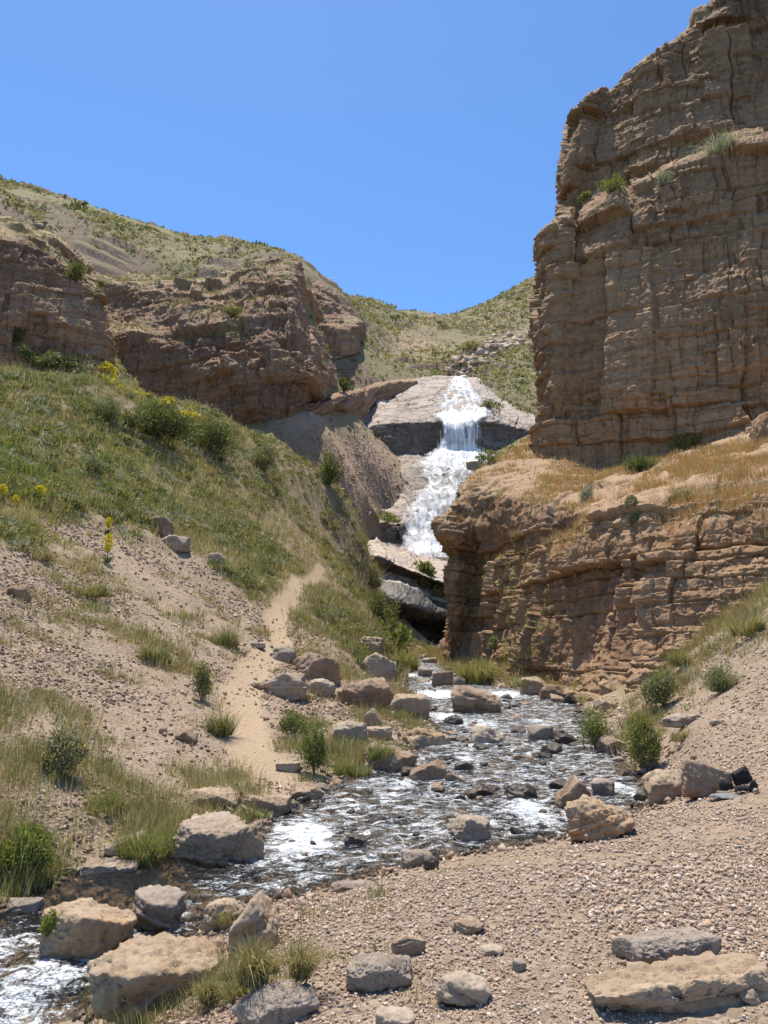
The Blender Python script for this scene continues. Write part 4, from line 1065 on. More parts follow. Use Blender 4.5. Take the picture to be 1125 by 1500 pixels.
def blades(B, lean, h, w, colr, r, curve=.5):
    """n grass blades: 5 verts each"""
    n = len(B); a = r.uniform(0, 6.283, n); W = np.stack([np.cos(a), np.sin(a), 0 * a], 1) * (w * .5)[:, None]
    mid = B + np.stack([lean[:, 0] * .38, lean[:, 1] * .38, h * .58], 1)
    tip = B + np.stack([lean[:, 0], lean[:, 1], h * (1 - curve * np.linalg.norm(lean, axis=1) / (h + 1e-6) * .4)], 1)
    V = np.stack([B - W, B + W, mid - W * .75, mid + W * .75, tip], 1).reshape(-1, 3)
    i = np.arange(n)[:, None] * 5
    q = i + np.array([[0, 1, 3, 2]]); t = i + np.array([[2, 3, 4]])
    C = np.repeat(np.concatenate([colr, np.ones((n, 1))], 1), 5, 0)
    return V, q, t, C
class Veg:
    def __init__(s): s.V, s.Q, s.T, s.C, s.o = [], [], [], [], 0
    def add(s, V, Q, T, C):
        s.V.append(V); s.C.append(C)
        if Q is not None and len(Q): s.Q.append(Q + s.o)
        if T is not None and len(T): s.T.append(T + s.o)
        s.o += len(V)
    def mesh(s, name, mat):
        fs = ([np.concatenate(s.Q)] if s.Q else []) + ([np.concatenate(s.T)] if s.T else [])
        return mesh(name, np.concatenate(s.V), fs, mat, False, {'Col': ('FLOAT_COLOR', np.concatenate(s.C))})
def leaves(P, size, colr, r, up=.4, aspect=1.7, dirs=None):
    """n small rhomb leaves (4 verts)"""
    n = len(P)
    ax = unit(r.normal(0, 1, (n, 3)) + np.array([0, 0, up])) if dirs is None else unit(dirs + r.normal(0, .35, (n, 3)))
    bx = unit(np.cross(ax, r.normal(0, 1, (n, 3))))
    L = ax * (size * .5 * aspect)[:, None]; W = bx * (size * .36)[:, None]
    V = np.stack([P - L, P - W * .9 + L * .1, P + L, P + W * .9 + L * .1], 1).reshape(-1, 3)
    q = np.arange(n)[:, None] * 4 + np.array([[0, 1, 2, 3]])
    return V, q, None, np.repeat(np.concatenate([colr, np.ones((n, 1))], 1), 4, 0)

PAL = {'straw': (.50, .40, .19), 'dry': (.40, .31, .14), 'olive': (.30, .265, .10), 'green': (.205, .22, .065), 'fresh': (.22, .28, .055), 'grey': (.31, .31, .19), 'pale': (.60, .56, .40), 'dark': (.065, .085, .032), 'orange': (.58, .31, .115), 'mid': (.125, .155, .048), 'yell': (.31, .31, .06), 'silver': (.36, .39, .30)}
for k_ in PAL: PAL[k_] = np.array(PAL[k_])
def tuft_field(v, P, hgt, rad, nb, colr, r, wmin, cj=.18):
    n = len(P); idx = np.repeat(np.arange(n), nb)
    m = len(idx)
    rr = np.sqrt(r.random(m)) * rad[idx]; a = r.uniform(0, 6.283, m)
    off = np.stack([np.cos(a) * rr, np.sin(a) * rr, 0 * a], 1)
    hh = hgt[idx] * r.uniform(.45, 1.1, m)
    ln = off[:, :2] / (rad[idx, None] + 1e-6) * hh[:, None] * .45 + r.normal(0, .16, (m, 2)) * hh[:, None]
    c = colr[idx] * (1 + r.normal(0, cj, (m, 1))) + r.normal(0, .012, (m, 3))
    v.add(*blades(P[idx] + off - np.array([0, 0, .02]), ln, hh, wmin[idx] * r.uniform(.7, 1.3, m), np.clip(c, .01, .8), r))

r = np.random.default_rng(41)
n = 230000
az_, ly = r.uniform(-.60, .58, n), r.uniform(math.log(3.0), math.log(72), n)
Y = np.exp(ly); X = az_ * Y
cv = cover(X, Y); sd = sdist(X, Y); pd = pathdist(X, Y)
nA = fbm(np.stack([X, Y, 0 * X], 1) / 1.6, 3, seed=81); nB_ = fbm(np.stack([X, Y, 0 * X], 1) / .55, 2, seed=82); nC = fbm(np.stack([X, Y, 0 * X], 1) / 5, 3, seed=83)
pr = sm(.02, .55, cv * .95 + .5 * nA * (.45 + .6 * cv) + .34 * nB_ - .22) * np.where(cv < .1, .3, 1)
k = (sd > .04) & (pd > .33 + .001 * Y) & (r.random(n) < pr * .62) & clear(X, Y, .85)
X, Y, cv, sd, nA, nB_, nC = (q[k] for q in (X, Y, cv, sd, nA, nB_, nC))
Z = hA(X, Y, 1)
n = len(X)
PX, PY = proj(np.stack([X, Y, Z], 1))
pal = np.stack([PAL[q] for q in ('straw', 'dry', 'olive', 'green', 'fresh', 'grey', 'pale', 'mid', 'yell')])
u = r.random(n) + .55 * nC + .3 * nB_
lush = sm(.5, .1, sd) * (Y < 22)                    # greener beside the water
upper = sm(30, 20, Y * 0 + (PY - 560) / 12)
pick = np.digitize(u, [.28, .52, .76, .84, .86, .95, 1.06, 1.18])
pick = np.where(lush * r.random(n) > .35, r.choice([3, 4, 4, 7, 8], n), pick)
leftlush = (PX < 220) & (PY > 640) & (PY < 800)
pick = np.where(leftlush & (r.random(n) < .45), r.choice([4, 8, 8, 2], n), pick)
rightbank = PX > 560
pick = np.where(rightbank & (PY > 1180), r.choice([0, 1, 1, 2], n), pick)
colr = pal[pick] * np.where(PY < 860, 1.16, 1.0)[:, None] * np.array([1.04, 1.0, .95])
hgt = r.uniform(.10, .30, n) * (.65 + .5 * cv) * np.where(lush > .4, .95, 1) * np.clip(.55 + Y / 30, .5, 1.5)
hgt = np.where(rightbank & (PY > 1200), hgt * .45, hgt)
hgt = hgt * np.clip(r.lognormal(-.05, .35, n), .4, 2)
rad = hgt * r.uniform(.35, .9, n)
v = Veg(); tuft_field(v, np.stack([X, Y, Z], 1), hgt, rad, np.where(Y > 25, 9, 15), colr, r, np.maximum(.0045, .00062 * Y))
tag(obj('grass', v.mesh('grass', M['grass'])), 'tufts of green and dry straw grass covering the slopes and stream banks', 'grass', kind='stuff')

# low cushion shrublets dotted through the grassy slope
n = 9000
az_, ly = r.uniform(-.58, .05, n), r.uniform(math.log(16), math.log(70), n)
Y = np.exp(ly); X = az_ * Y
cv = cover(X, Y); nn2 = fbm(np.stack([X, Y, 0 * X], 1) / 3, 3, seed=86)
k = (cv > .55) & (pathdist(X, Y) > .9) & (nn2 > -.25) & (sdist(X, Y) > .6); X, Y = X[k], Y[k]; Z = hA(X, Y, 1); n = len(X)
R0 = r.lognormal(0, .5, n) * .19 * (Y / 28) ** .45
R0 = np.where(r.random(n) < .1, R0 * 1.8, R0)
def blob(P, R0, nl, cols_, r, lsz=.28, squash=.7):
    n = len(P); idx = np.repeat(np.arange(n), nl); m = len(idx)
    d = unit(r.normal(0, 1, (m, 3))); d[:, 2] = np.abs(d[:, 2])
    q = P[idx] + d * (R0[idx] * r.uniform(.55, 1.05, m))[:, None] * np.array([1, 1, squash])
    c = cols_[idx] * (1 + r.normal(0, .2, (m, 1)))
    return leaves(q, np.minimum(R0[idx] * lsz, .085 if nl > 40 else 9) * r.uniform(.7, 1.3, m), np.clip(c, .01, .7), r, dirs=d + np.array([0, 0, .3]))
cs = np.stack([PAL[q] for q in ('mid', 'dark', 'green', 'grey', 'olive', 'silver', 'dry')])[r.choice(7, n, p=[.18, .10, .20, .17, .19, .08, .08])]
v = Veg(); v.add(*blob(np.stack([X, Y, Z], 1), R0, 100, cs, r))
tag(obj('low_shrubs', v.mesh('low_shrubs', M['leaf'])), 'low cushion shrubs dotted over the grassy left slope', 'low shrubs', kind='stuff')

# hillside cover far off
n = 115000
az_, ly = r.uniform(-.58, .30, n), r.uniform(math.log(70), math.log(290), n)
Y = np.exp(ly); X = az_ * Y; Z = hB(X, Y, 1)
PX, PY = proj(np.stack([X, Y, Z], 1))
nn2 = fbm(np.stack([X, Y, 0 * X], 1) / 16, 3, seed=88)
scr = np.exp(-(((PX - 520) / 60) ** 2 + ((PY - 690) / 50) ** 2)) * 1.6 + np.exp(-(((PX - 445) / 40) ** 2 + ((PY - 610) / 35) ** 2)) + .8 * np.exp(-(((PX - 600) / 40) ** 2 + ((PY - 505) / 25) ** 2))
chan = (np.abs(PX - 665) < 60 * sm(540, 570, PY)) & (PY > 490)
k = (r.random(n) < sm(-.5, .35, nn2) * (1 - .93 * np.clip(scr, 0, 1)) * .9) & ~chan & ~((X / Y > -.03) & (Y < 91))
X, Y, Z = X[k], Y[k], Z[k]; n = len(X)
R0 = r.lognormal(0, .5, n) * .22 * (Y / 110) ** .5
cs = np.stack([PAL[q] for q in ('mid', 'dark', 'olive', 'grey', 'dry', 'green', 'straw')])[r.choice(7, n, p=[.09, .07, .28, .18, .18, .12, .08])]
v = Veg(); v.add(*blob(np.stack([X, Y, Z - .08], 1), R0, 12, cs, r, lsz=.6, squash=.6))
tag(obj('hillside_scrub', v.mesh('hillside_scrub', M['leaf'])), 'sparse low scrub dotted over the far hillsides', 'scrub', kind='stuff')

# dry grass on the terrace and ledges of the cliffs
def ledge_grass(key, name, label, names, seed, n, hg, lo=.45, pyr=None, wmul=1.0, mask=None):
    o, V, N = CL[key]
    r = np.random.default_rng(seed)
    A = V[2:-2, 2:-2].reshape(-1, 3)
    G = V
    sn = np.stack([(V[4:, 2:-2] - V[:-4, 2:-2]).reshape(-1, 3), (V[2:-2, 4:] - V[2:-2, :-4]).reshape(-1, 3)], 0)
    nz = np.cross(sn[0], sn[1]); nz = np.abs(unit(nz)[:, 2])
    px, py = proj(A)
    w = sm(lo, lo + .25, nz) * sm(-.25, .25, fbm(A / 2.0, 3, seed=seed))
    if pyr is not None: w = w * pyr(px, py)
    w = w * np.linalg.norm(np.cross(sn[0], sn[1]), axis=1) / (A[:, 1] ** 2)
    if w.sum() <= 0: return
    idx = r.choice(len(A), n, p=w / w.sum())
    P = A[idx]
    c = np.stack([PAL[q] for q in names])[r.integers(0, len(names), n)]
    h = r.uniform(.5, 1.15, n) * hg
    v = Veg(); tuft_field(v, P - np.array([0, 0, .03]), h, h * .55, np.full(n, 12), c, r, np.maximum(.004, .0006 * P[:, 1]) * wmul)
    tag(obj(name, v.mesh(name, M['grass'])), label, 'grass', kind='stuff')
ledge_grass('RL', 'terrace_grass', 'dry orange and straw grass on the terrace of the lower cliff', ['orange', 'orange', 'orange', 'dry', 'straw'], 301, 6500, .38, pyr=lambda x, y: sm(860, 740, y) * np.where(x > 730, 1, .5) * sm(700, 760, x + 60))
ledge_grass('RL', 'cliff_foot_grass', 'yellow green grass on the debris ramps of the lower cliff', ['yell', 'green', 'straw', 'olive'], 302, 700, .3, lo=.12, pyr=lambda x, y: sm(800, 880, y) * sm(830, 780, x) * sm(660, 700, x))
ledge_grass('LC2', 'ledge_grass', 'dull green grass growing on ledges of the long reddish cliff', ['olive', 'dry', 'mid', 'straw', 'grey'], 303, 2600, .55, lo=.5)
ledge_grass('LC1', 'ledge_grass', 'green grass hanging over the top of the left edge cliff', ['olive', 'green', 'straw', 'grey'], 304, 900, .5, lo=.5)
ledge_grass('RU', 'ledge_grass', 'sparse grass on ledges of the tall right cliff', ['olive', 'grey', 'straw'], 305, 420, .4, lo=.5)
n = 420

# ------------------------------------------------------------------ plants one can tell apart
HIDE = ('grass', 'low_shrubs', 'hillside_scrub', 'terrace_grass', 'ledge_grass', 'cliff_foot_grass', 'gravel', 'scree', 'stream_bed_gravel')
veil = [o for o in bpy.data.objects if o.name.split('.')[0] in HIDE]
for o in veil: o.hide_viewport = True      # only while casting rays; shown again below
bpy.context.view_layer.update()
DG = bpy.context.evaluated_depsgraph_get()
def cast(px, py):
    """the spot on the built rock or ground that is seen at this place in the photograph"""
    u = (px - 562.5) / F; v = (750 - py) / F
    d = Vector((u, CP - v * SP, SP + v * CP)).normalized()
    o = Vector((0, 0, CAMH))
    ok, loc, nrm, idx, ob, mt = scene.ray_cast(DG, o, d)
    return np.array(loc) if ok else None
from mathutils import Vector

def crownpts(n, r, squash=1.0, clumps=9):
    """points spread through an uneven crown made of several clumps: unit width, unit height"""
    c = unit(r.normal(0, 1, (clumps, 3))) * r.uniform(.12, .34, (clumps, 1)); c[:, 2] = np.abs(c[:, 2]) * 1.3 + .22
    cr_ = r.uniform(.13, .25, clumps)
    k = r.integers(0, clumps, n)
    d = unit(r.normal(0, 1, (n, 3)))
    P = c[k] + d * (cr_[k] * r.uniform(.45, 1.08, n))[:, None]
    P[:, 2] = np.maximum(P[:, 2], .02)
    P[:, 2] /= P[:, 2].max(); P[:, :2] /= max(np.abs(P[:, :2]).max() * 2, 1e-6)
    return P, d
def stems(n, w, h, r, thick):
    """a few tapered stems from the root into the crown"""
    v = []; f = []
    for i in range(n):
        a = r.uniform(0, 6.28); e = np.array([math.cos(a) * w * r.uniform(.1, .4), math.sin(a) * w * r.uniform(.1, .4), h * r.uniform(.55, .95)])
        pts = np.array([e * t * np.array([1, 1, 1]) + np.array([0, 0, .1 * h * math.sin(3.14 * t)]) for t in (0, .35, .7, 1.0)])
        for j, p in enumerate(pts):
            rr = thick * (1 - .8 * j / 3)
            for q in range(4): v.append(p + rr * np.array([math.cos(q * 1.571), math.sin(q * 1.571), 0]))
        b = len(v) - 16
        for j in range(3):
            for q in range(4): f.append([b + j * 4 + q, b + j * 4 + (q + 1) % 4, b + j * 4 + 4 + (q + 1) % 4, b + j * 4 + 4 + q])
    return mesh('stem', np.array(v), [np.array(f)], M['twig'])
def jit(base, n, r, j=.22): return np.clip(base * (1 + r.normal(0, j, (n, 1))) + r.normal(0, .008, (n, 3)), .008, .8)
def pmix(names, n, r): return np.stack([PAL[q] for q in names])[r.integers(0, len(names), n)]
def make_plant(kind, names, w, h, seed, Y):
    r = np.random.default_rng(seed); v = Veg(); px = Y / F
    if kind == 'leafy':
        n = int(np.clip((w / px) * (h / px) * .9, 300, 5200)); P, d = crownpts(n, r, clumps=int(8 + n / 300))
        v.add(*leaves(P * np.array([w, w * .9, h]), r.uniform(.7, 1.3, n) * max(.022 * w + .012, 2.0 * px), jit(pmix(names, n, r), n, r, .28), r, dirs=d + np.array([0, 0, .5])))
    elif kind == 'wispy':
        n = int(np.clip((w / px) * (h / px) * .5, 200, 1500)); nb_ = n // 3
        a = r.uniform(0, 6.28, nb_); s = np.sqrt(r.random(nb_)) * .5
        B = np.stack([np.cos(a) * s * .5 * w, np.sin(a) * s * .5 * w, 0 * a], 1)
        hh = h * r.lognormal(-.45, .4, nb_).clip(.2, 1.1) * (1 - .4 * s)
        v.add(*blades(B, np.stack([np.cos(a), np.sin(a)], 1) * (s * w * .6)[:, None] + r.normal(0, .16 * w, (nb_, 2)), hh, np.full(nb_, max(.004, .8 * px)), jit(pmix(names, nb_, r), nb_, r), r))
        n = int(n * 1.6); P, d = crownpts(n, r, clumps=16)
        v.add(*leaves(P * np.array([w, w * .9, h]), r.uniform(.6, 1.5, n) * max(.016, 1.6 * px), jit(pmix(names, n, r), n, r, .3), r, up=.8, aspect=2.0))
    elif kind == 'tuft':
        h = h * .85; nc = int(r.integers(9, 16)); n = int(np.clip((w / px) * (h / px) * .6, 150, 2400))
        ca = r.uniform(0, 6.28, nc); cs_ = np.sqrt(r.random(nc)) * .48
        ch = r.uniform(.35, 1.0, nc) * (1 - .35 * cs_); cl = r.normal(0, .28, (nc, 2)); dry = r.random(nc)
        k = r.integers(0, nc, n)
        B = np.stack([np.cos(ca[k]) * cs_[k] * w, np.sin(ca[k]) * cs_[k] * w * .8, 0 * k], 1) + r.normal(0, .055 * w, (n, 3)) * np.array([1, 1, 0])
        hh = h * ch[k] * r.lognormal(-.25, .38, n).clip(.2, 1.25)
        c = jit(pmix(names, n, r), n, r, .25)
        dm = (r.random(n) < .22 + .25 * (dry[k] > .7))[:, None]
        c = np.where(dm, jit(pmix(('straw', 'dry', 'dry'), n, r), n, r), c)
        v.add(*blades(B, cl[k] * hh[:, None] + r.normal(0, .42, (n, 2)) * hh[:, None], hh, np.full(n, max(.0035, .75 * px)) * r.uniform(.6, 1.4, n), c, r, .9))
    elif kind == 'broad':
        n = int(np.clip((w / px) * (h / px) * .22, 90, 420)); P, d = crownpts(n, r, clumps=7)
        v.add(*leaves(P * np.array([w, w * .7, h]), r.uniform(.6, 1.3, n) * max(.10 * w, 5 * px), jit(pmix(names, n, r), n, r), r, dirs=d * .6 + np.array([0, -.3, .5]), aspect=1.3))
    elif kind == 'cushion':
        n = 700; d = unit(r.normal(0, 1, (n, 3))); d[:, 2] = np.abs(d[:, 2])
        P = d * np.array([w * .5, w * .5, h]) * r.uniform(.8, 1.03, (n, 1))
        v.add(*leaves(P, np.full(n, max(.09 * w, 1.6 * px)), jit(pmix(names, n, r), n, r), r, dirs=d * 1.5, aspect=2.2))
    return v.mesh('foliage', M['leaf'] if kind not in ('tuft',) else M['grass'])
PLANTS = [
 # px, base y, w, h, kind, colours, label, category
 (78, 548, 112, 44, 'leafy', ('mid', 'dark', 'grey'), 'dark green shrub thicket at the foot of the left edge cliff', 'shrub'),
 (35, 535, 60, 34, 'leafy', ('mid', 'green'), 'small green shrub left of the thicket at the left cliff foot', 'shrub'),
 (150, 618, 56, 50, 'wispy', ('mid', 'grey', 'green'), 'grey green bush left of the biggest dark thicket on the slope', 'bush'),
 (222, 646, 140, 76, 'leafy', ('mid', 'dark', 'mid', 'green'), 'biggest dark green thicket high on the left slope', 'bush'),
 (312, 672, 90, 78, 'leafy', ('mid', 'dark', 'green'), 'dark green bush right of the biggest thicket', 'bush'),
 (272, 652, 66, 52, 'leafy', ('mid', 'green', 'dark'), 'dark green bush joining the biggest thicket to the bush on its right', 'bush'),
 (184, 632, 44, 36, 'leafy', ('mid', 'olive'), 'small olive bush tucked between the grey green bush and the biggest thicket', 'bush'),
 (385, 694, 62, 56, 'leafy', ('mid', 'olive', 'grey'), 'olive bush near the right shoulder of the grassy slope', 'bush'),
 (128, 692, 60, 34, 'wispy', ('grey', 'mid'), 'low grey green bush below the biggest thicket', 'bush'),
 (481, 712, 56, 58, 'leafy', ('green', 'mid', 'green'), 'lone round bright green bush beside the red scree', 'bush'),
 (504, 574, 34, 28, 'leafy', ('dark', 'mid'), 'lone dark round bush above the long curved rock ledge', 'bush'),
 (566, 768, 46, 20, 'leafy', ('fresh', 'green', 'yell'), 'bright green plants on the dark ledge left of the lower cascade', 'plants'),
 (546, 858, 44, 44, 'wispy', ('olive', 'straw', 'grey'), 'dry scrub hanging on the bank edge above the dark hollow', 'bush'),
 (560, 915, 52, 56, 'leafy', ('mid', 'green', 'olive'), 'green bush on the bank edge left of the dark hollow', 'bush'),
 (622, 866, 66, 46, 'broad', ('green', 'mid', 'green', 'fresh'), 'big-leaved green plants hanging over the dark rock hollow', 'plant'),
 (648, 880, 44, 38, 'broad', ('green', 'silver'), 'shiny big-leaved plant at the right end of the hollow', 'plant'),
 (582, 962, 62, 66, 'broad', ('fresh', 'green', 'mid'), 'bright green big-leaved bush beside the mouth of the hollow', 'bush'),
 (592, 980, 46, 48, 'tuft', ('yell', 'green', 'olive'), 'long green grass drooping to the water below the big-leaved bush', 'grass'),
 (716, 680, 38, 24, 'leafy', ('fresh', 'green'), 'bright green plants at the right edge of the middle waterfall', 'plants'),
 (1060, 222, 96, 34, 'wispy', ('silver', 'grey', 'silver'), 'silvery shrub on the highest ledge of the tall right cliff', 'shrub'),
 (974, 270, 34, 26, 'wispy', ('silver', 'grey'), 'small silvery shrub on the middle of the tall cliff ledge', 'shrub'),
 (898, 282, 52, 34, 'leafy', ('yell', 'green', 'yell'), 'larger yellow green shrub on the tall cliff ledge', 'shrub'),
 (858, 298, 36, 22, 'leafy', ('yell', 'fresh'), 'smaller yellow green shrub near the left edge of the tall cliff', 'shrub'),
 (862, 735, 30, 26, 'wispy', ('silver', 'grey'), 'silvery green shrub among orange grass on the terrace', 'shrub'),
 (926, 742, 21, 18, 'cushion', ('mid', 'grey'), 'upper dark green cushion plant on the terrace edge', 'cushion plant'),
 (932, 768, 23, 18, 'cushion', ('grey', 'mid'), 'lower grey green cushion plant just under the terrace edge', 'cushion plant'),
 (1000, 732, 46, 22, 'wispy', ('olive', 'straw'), 'faded olive tuft bush on the terrace near the right', 'bush'),
 (940, 690, 70, 36, 'wispy', ('mid', 'dark'), 'dark bush in the shadow at the foot of the tall cliff', 'bush'),
 (1010, 655, 60, 34, 'wispy', ('olive', 'mid'), 'olive bush in shade right of the dark shadow bush', 'bush'),
 (698, 1000, 48, 66, 'tuft', ('yell', 'green', 'yell'), 'tall yellow green grass clump against the lower cliff foot', 'grass clump'),
 (728, 950, 26, 20, 'cushion', ('mid', 'grey'), 'round dark green cushion in the recess of the lower cliff', 'cushion plant'),
 (768, 1005, 28, 30, 'tuft', ('green', 'grey'), 'green grass tuft on debris right of the tall yellow green clump', 'grass tuft'),
 (874, 1098, 54, 54, 'leafy', ('green', 'fresh', 'olive'), 'left green shrub at the waterline of the right bank', 'shrub'),
 (944, 1132, 68, 92, 'leafy', ('green', 'olive', 'yell'), 'tall feathery green shrub at the waterline of the right bank', 'shrub'),
 (975, 1036, 70, 60, 'leafy', ('grey', 'green', 'olive'), 'grey green bush on the skyline of the right scree slope', 'bush'),
 (1010, 975, 50, 44, 'tuft', ('green', 'yell', 'olive'), 'long green grass tuft above the grey green scree bush', 'grass tuft'),
 (1062, 1012, 62, 44, 'wispy', ('grey', 'mid', 'olive'), 'dull green bush low on the right scree slope', 'bush'),
 (1105, 930, 50, 48, 'tuft', ('yell', 'straw', 'green'), 'yellow green grass tuft near the right edge of the photo', 'grass tuft'),
 (1000, 1085, 36, 30, 'tuft', ('straw', 'dry'), 'dry straw tuft beside the pale slab on the right scree', 'grass tuft'),
 (294, 1028, 42, 62, 'leafy', ('green', 'mid', 'olive'), 'upright leafy green plant on the scree left of the path', 'plant'),
 (318, 1076, 38, 58, 'tuft', ('green', 'olive', 'mid'), 'upright green grass tuft touching the left side of the path', 'grass tuft'),
 (86, 1140, 92, 78, 'leafy', ('olive', 'grey', 'straw'), 'large wispy grey green bush at lower left on the scree', 'bush'),
 (118, 872, 74, 38, 'tuft', ('olive', 'green'), 'wide green tuft in the middle of the bare scree', 'grass tuft'),
 (332, 948, 34, 54, 'tuft', ('grey', 'green', 'olive'), 'tall grey green tuft uphill of the path bend', 'grass tuft'),
 (226, 970, 50, 50, 'tuft', ('olive', 'mid'), 'dark olive tuft in the middle of the left scree', 'grass tuft'),
 (58, 820, 34, 30, 'tuft', ('dry', 'olive'), 'brownish tuft at the upper edge of the scree', 'grass tuft'),
 (148, 1192, 50, 52, 'tuft', ('yell', 'green'), 'yellow green grass clump above the low pale waterline rock', 'grass clump'),
 (30, 1290, 84, 78, 'leafy', ('fresh', 'green', 'yell'), 'lush bright green patch of plants at the left edge by the water', 'plants'),
 (222, 1262, 78, 76, 'tuft', ('fresh', 'green', 'yell'), 'lush bright green grass left of the pale flat-topped block', 'grass clump'),
 (376, 1200, 32, 28, 'tuft', ('fresh', 'green'), 'small bright green tuft between the flat-topped block and the ledge rock', 'grass tuft'),
 (460, 1138, 52, 76, 'leafy', ('green', 'mid', 'fresh'), 'tall leafy green plants by the stream left of centre', 'plants'),
 (513, 1136, 56, 42, 'tuft', ('fresh', 'yell', 'green'), 'bright green grass mound right of the tall leafy streamside plants', 'grass clump'),
 (430, 1085, 54, 44, 'leafy', ('green', 'mid'), 'green weeds between the path and the pinkish pale block', 'plants'),
 (576, 1052, 44, 30, 'tuft', ('fresh', 'green'), 'fresh green tuft beside the long pinkish slab', 'grass tuft'),
 (556, 1112, 34, 40, 'tuft', ('fresh', 'green'), 'green tuft hanging over the dark undercut rock', 'grass tuft'),
 (402, 1440, 92, 92, 'tuft', ('mid', 'olive', 'dry', 'straw'), 'long dark green and straw grass around the upright near-bank rock', 'grass clump'),
 (330, 1468, 66, 70, 'tuft', ('mid', 'green', 'olive'), 'dark grass clump right of the largest foreground boulder', 'grass clump'),
 (332, 1350, 44, 30, 'tuft', ('yell', 'straw'), 'small straw tuft on the small mossy near-bank rock', 'grass tuft'),
 (70, 1375, 26, 38, 'leafy', ('yell', 'fresh'), 'small yellow green plant on the left side of the yellowish mossy boulder', 'plant'),
 (108, 415, 44, 44, 'leafy', ('green', 'mid'), 'bright green bush hanging from the top of the left edge cliff', 'bush'),
 (340, 466, 42, 24, 'leafy', ('mid', 'olive'), 'dull green bush on the middle ledge of the long reddish cliff', 'bush'),
 (22, 505, 30, 40, 'leafy', ('dark', 'mid'), 'dark bush growing in a cleft of the left edge cliff', 'bush'),
 (690, 512, 40, 18, 'leafy', ('green', 'olive'), 'small green bush beside the pale channel high above the waterfall', 'bush'),
 (720, 600, 44, 20, 'leafy', ('mid', 'olive'), 'dark green bush right of the upper waterfall', 'bush'),
]
for i, (px, py, wp, hp, kind, names, label, catg) in enumerate(PLANTS):
    p = cast(px, py)
    if p is None: continue
    Yd = p[1]; w_, h_ = wp * Yd / F, hp * Yd / F
    e = bpy.data.objects.new({'bush': 'bush', 'shrub': 'shrub', 'plant': 'leafy_plant', 'plants': 'leafy_plant', 'cushion plant': 'cushion_plant'}.get(catg, 'grass_tuft'), None)
    col.objects.link(e); e.location = tuple(p + np.array([0, .12 * w_, -.04 * h_])); tag(e, label, catg)
    obj('foliage', make_plant(kind, names, w_, h_, 900 + i, Yd), e)
    if kind in ('leafy', 'wispy', 'broad'):
        obj('stem', stems(7, w_, h_, np.random.default_rng(i), max(.012 * w_, .5 * Yd / F)), e)

# yellow flower spikes
FLOW = [(157, 826, 15, 44, 'tallest yellow flower spike standing alone on the scree'), (158, 782, 11, 24, 'shorter yellow flower spike uphill behind the tallest one'), (58, 738, 16, 28, 'broad yellow flower head in bright green leaves at the left'),
        (22, 745, 10, 20, 'thin yellow flower spike left of the broad yellow flower head'), (2, 735, 14, 26, 'yellow flower spike at the very left edge of the photo')]
for i, (px, py, wp, hp, label) in enumerate(FLOW):
    p = cast(px, py); Yd = p[1]; w_, h_ = wp * Yd / F, hp * Yd / F; r = np.random.default_rng(60 + i)
    e = bpy.data.objects.new('flower_spike', None); col.objects.link(e); e.location = tuple(p); tag(e, label, 'flower', 'yellow flower spikes on the left slope')
    n = 240; z = r.uniform(.42, 1, n); a = r.uniform(0, 6.28, n); s = w_ * .5 * np.sqrt(r.random(n)) * np.sin(np.pi * np.clip((z - .40) / .64, .05, 1)) ** .6
    v = Veg(); v.add(*leaves(np.stack([np.cos(a) * s, np.sin(a) * s, z * h_], 1), np.full(n, w_ * .2), jit(np.array([.82, .62, .03]) * np.ones((n, 3)), n, r, .12), r))
    obj('flower_head', v.mesh('flower_head', M['petal']), e)
    obj('stem', stems(2, w_ * .3, h_ * .8, r, w_ * .06), e)
    n = 40; a = r.uniform(0, 6.28, n); v = Veg()
    v.add(*blades(np.zeros((n, 3)), np.stack([np.cos(a), np.sin(a)], 1) * w_ * .9, h_ * r.uniform(.15, .4, n), np.full(n, w_ * .16), jit(pmix(('green', 'mid'), n, r), n, r), r))
    obj('leaves', v.mesh('leaves', M['leaf']), e)
# bright green leaf rosettes and the yellow bloom patch under the cliff
r = np.random.default_rng(71); v = Veg()
for px, py, wp in ((18, 690, 40), (45, 700, 46), (70, 735, 34), (95, 745, 20), (10, 660, 26), (30, 730, 30)):
    p = cast(px, py); m = 90; w_ = wp * p[1] / F; a = r.uniform(0, 6.28, m); s = np.sqrt(r.random(m)) * w_ * .5
    B = p + np.stack([np.cos(a) * s, np.sin(a) * s * .6, 0 * a], 1)
    v.add(*blades(B, r.normal(0, .12 * w_, (m, 2)), r.uniform(.4, .9, m) * w_ * .7, np.full(m, .07 * w_), jit(pmix(('fresh', 'yell', 'fresh'), m, r) * 1.2, m, r), r))
tag(obj('bright_leaves', v.mesh('bright_leaves', M['leaf'])), 'bright green lily-like leaves among grass at the far left', 'leaves', kind='stuff')
v = Veg()
for px, py, sx, sy, k in ((185, 556, 26, 9, 160), (212, 574, 24, 7, 150), (160, 545, 16, 6, 60), (245, 592, 8, 4, 30), (275, 612, 14, 6, 30)):
    for _ in range(k):
        p = cast(px + r.normal(0, sx * .6), py + r.normal(0, sy * .6) + .35 * 0)
        if p is None or p[1] > 62: continue
        m = 12; d = unit(r.normal(0, 1, (m, 3))); d[:, 2] = np.abs(d[:, 2])
        v.add(*leaves(p + d * .22 + np.array([0, 0, .1]), np.full(m, .16), jit(np.array([.70, .56, .04]) * np.ones((m, 3)), m, r, .15), r))
tag(obj('yellow_blossom', v.mesh('yellow_blossom', M['petal'])), 'patch of yellow blossom on the slope under the long reddish cliff', 'blossom', kind='stuff')
pp = cast(583, 794)
for o in veil: o.hide_viewport = False
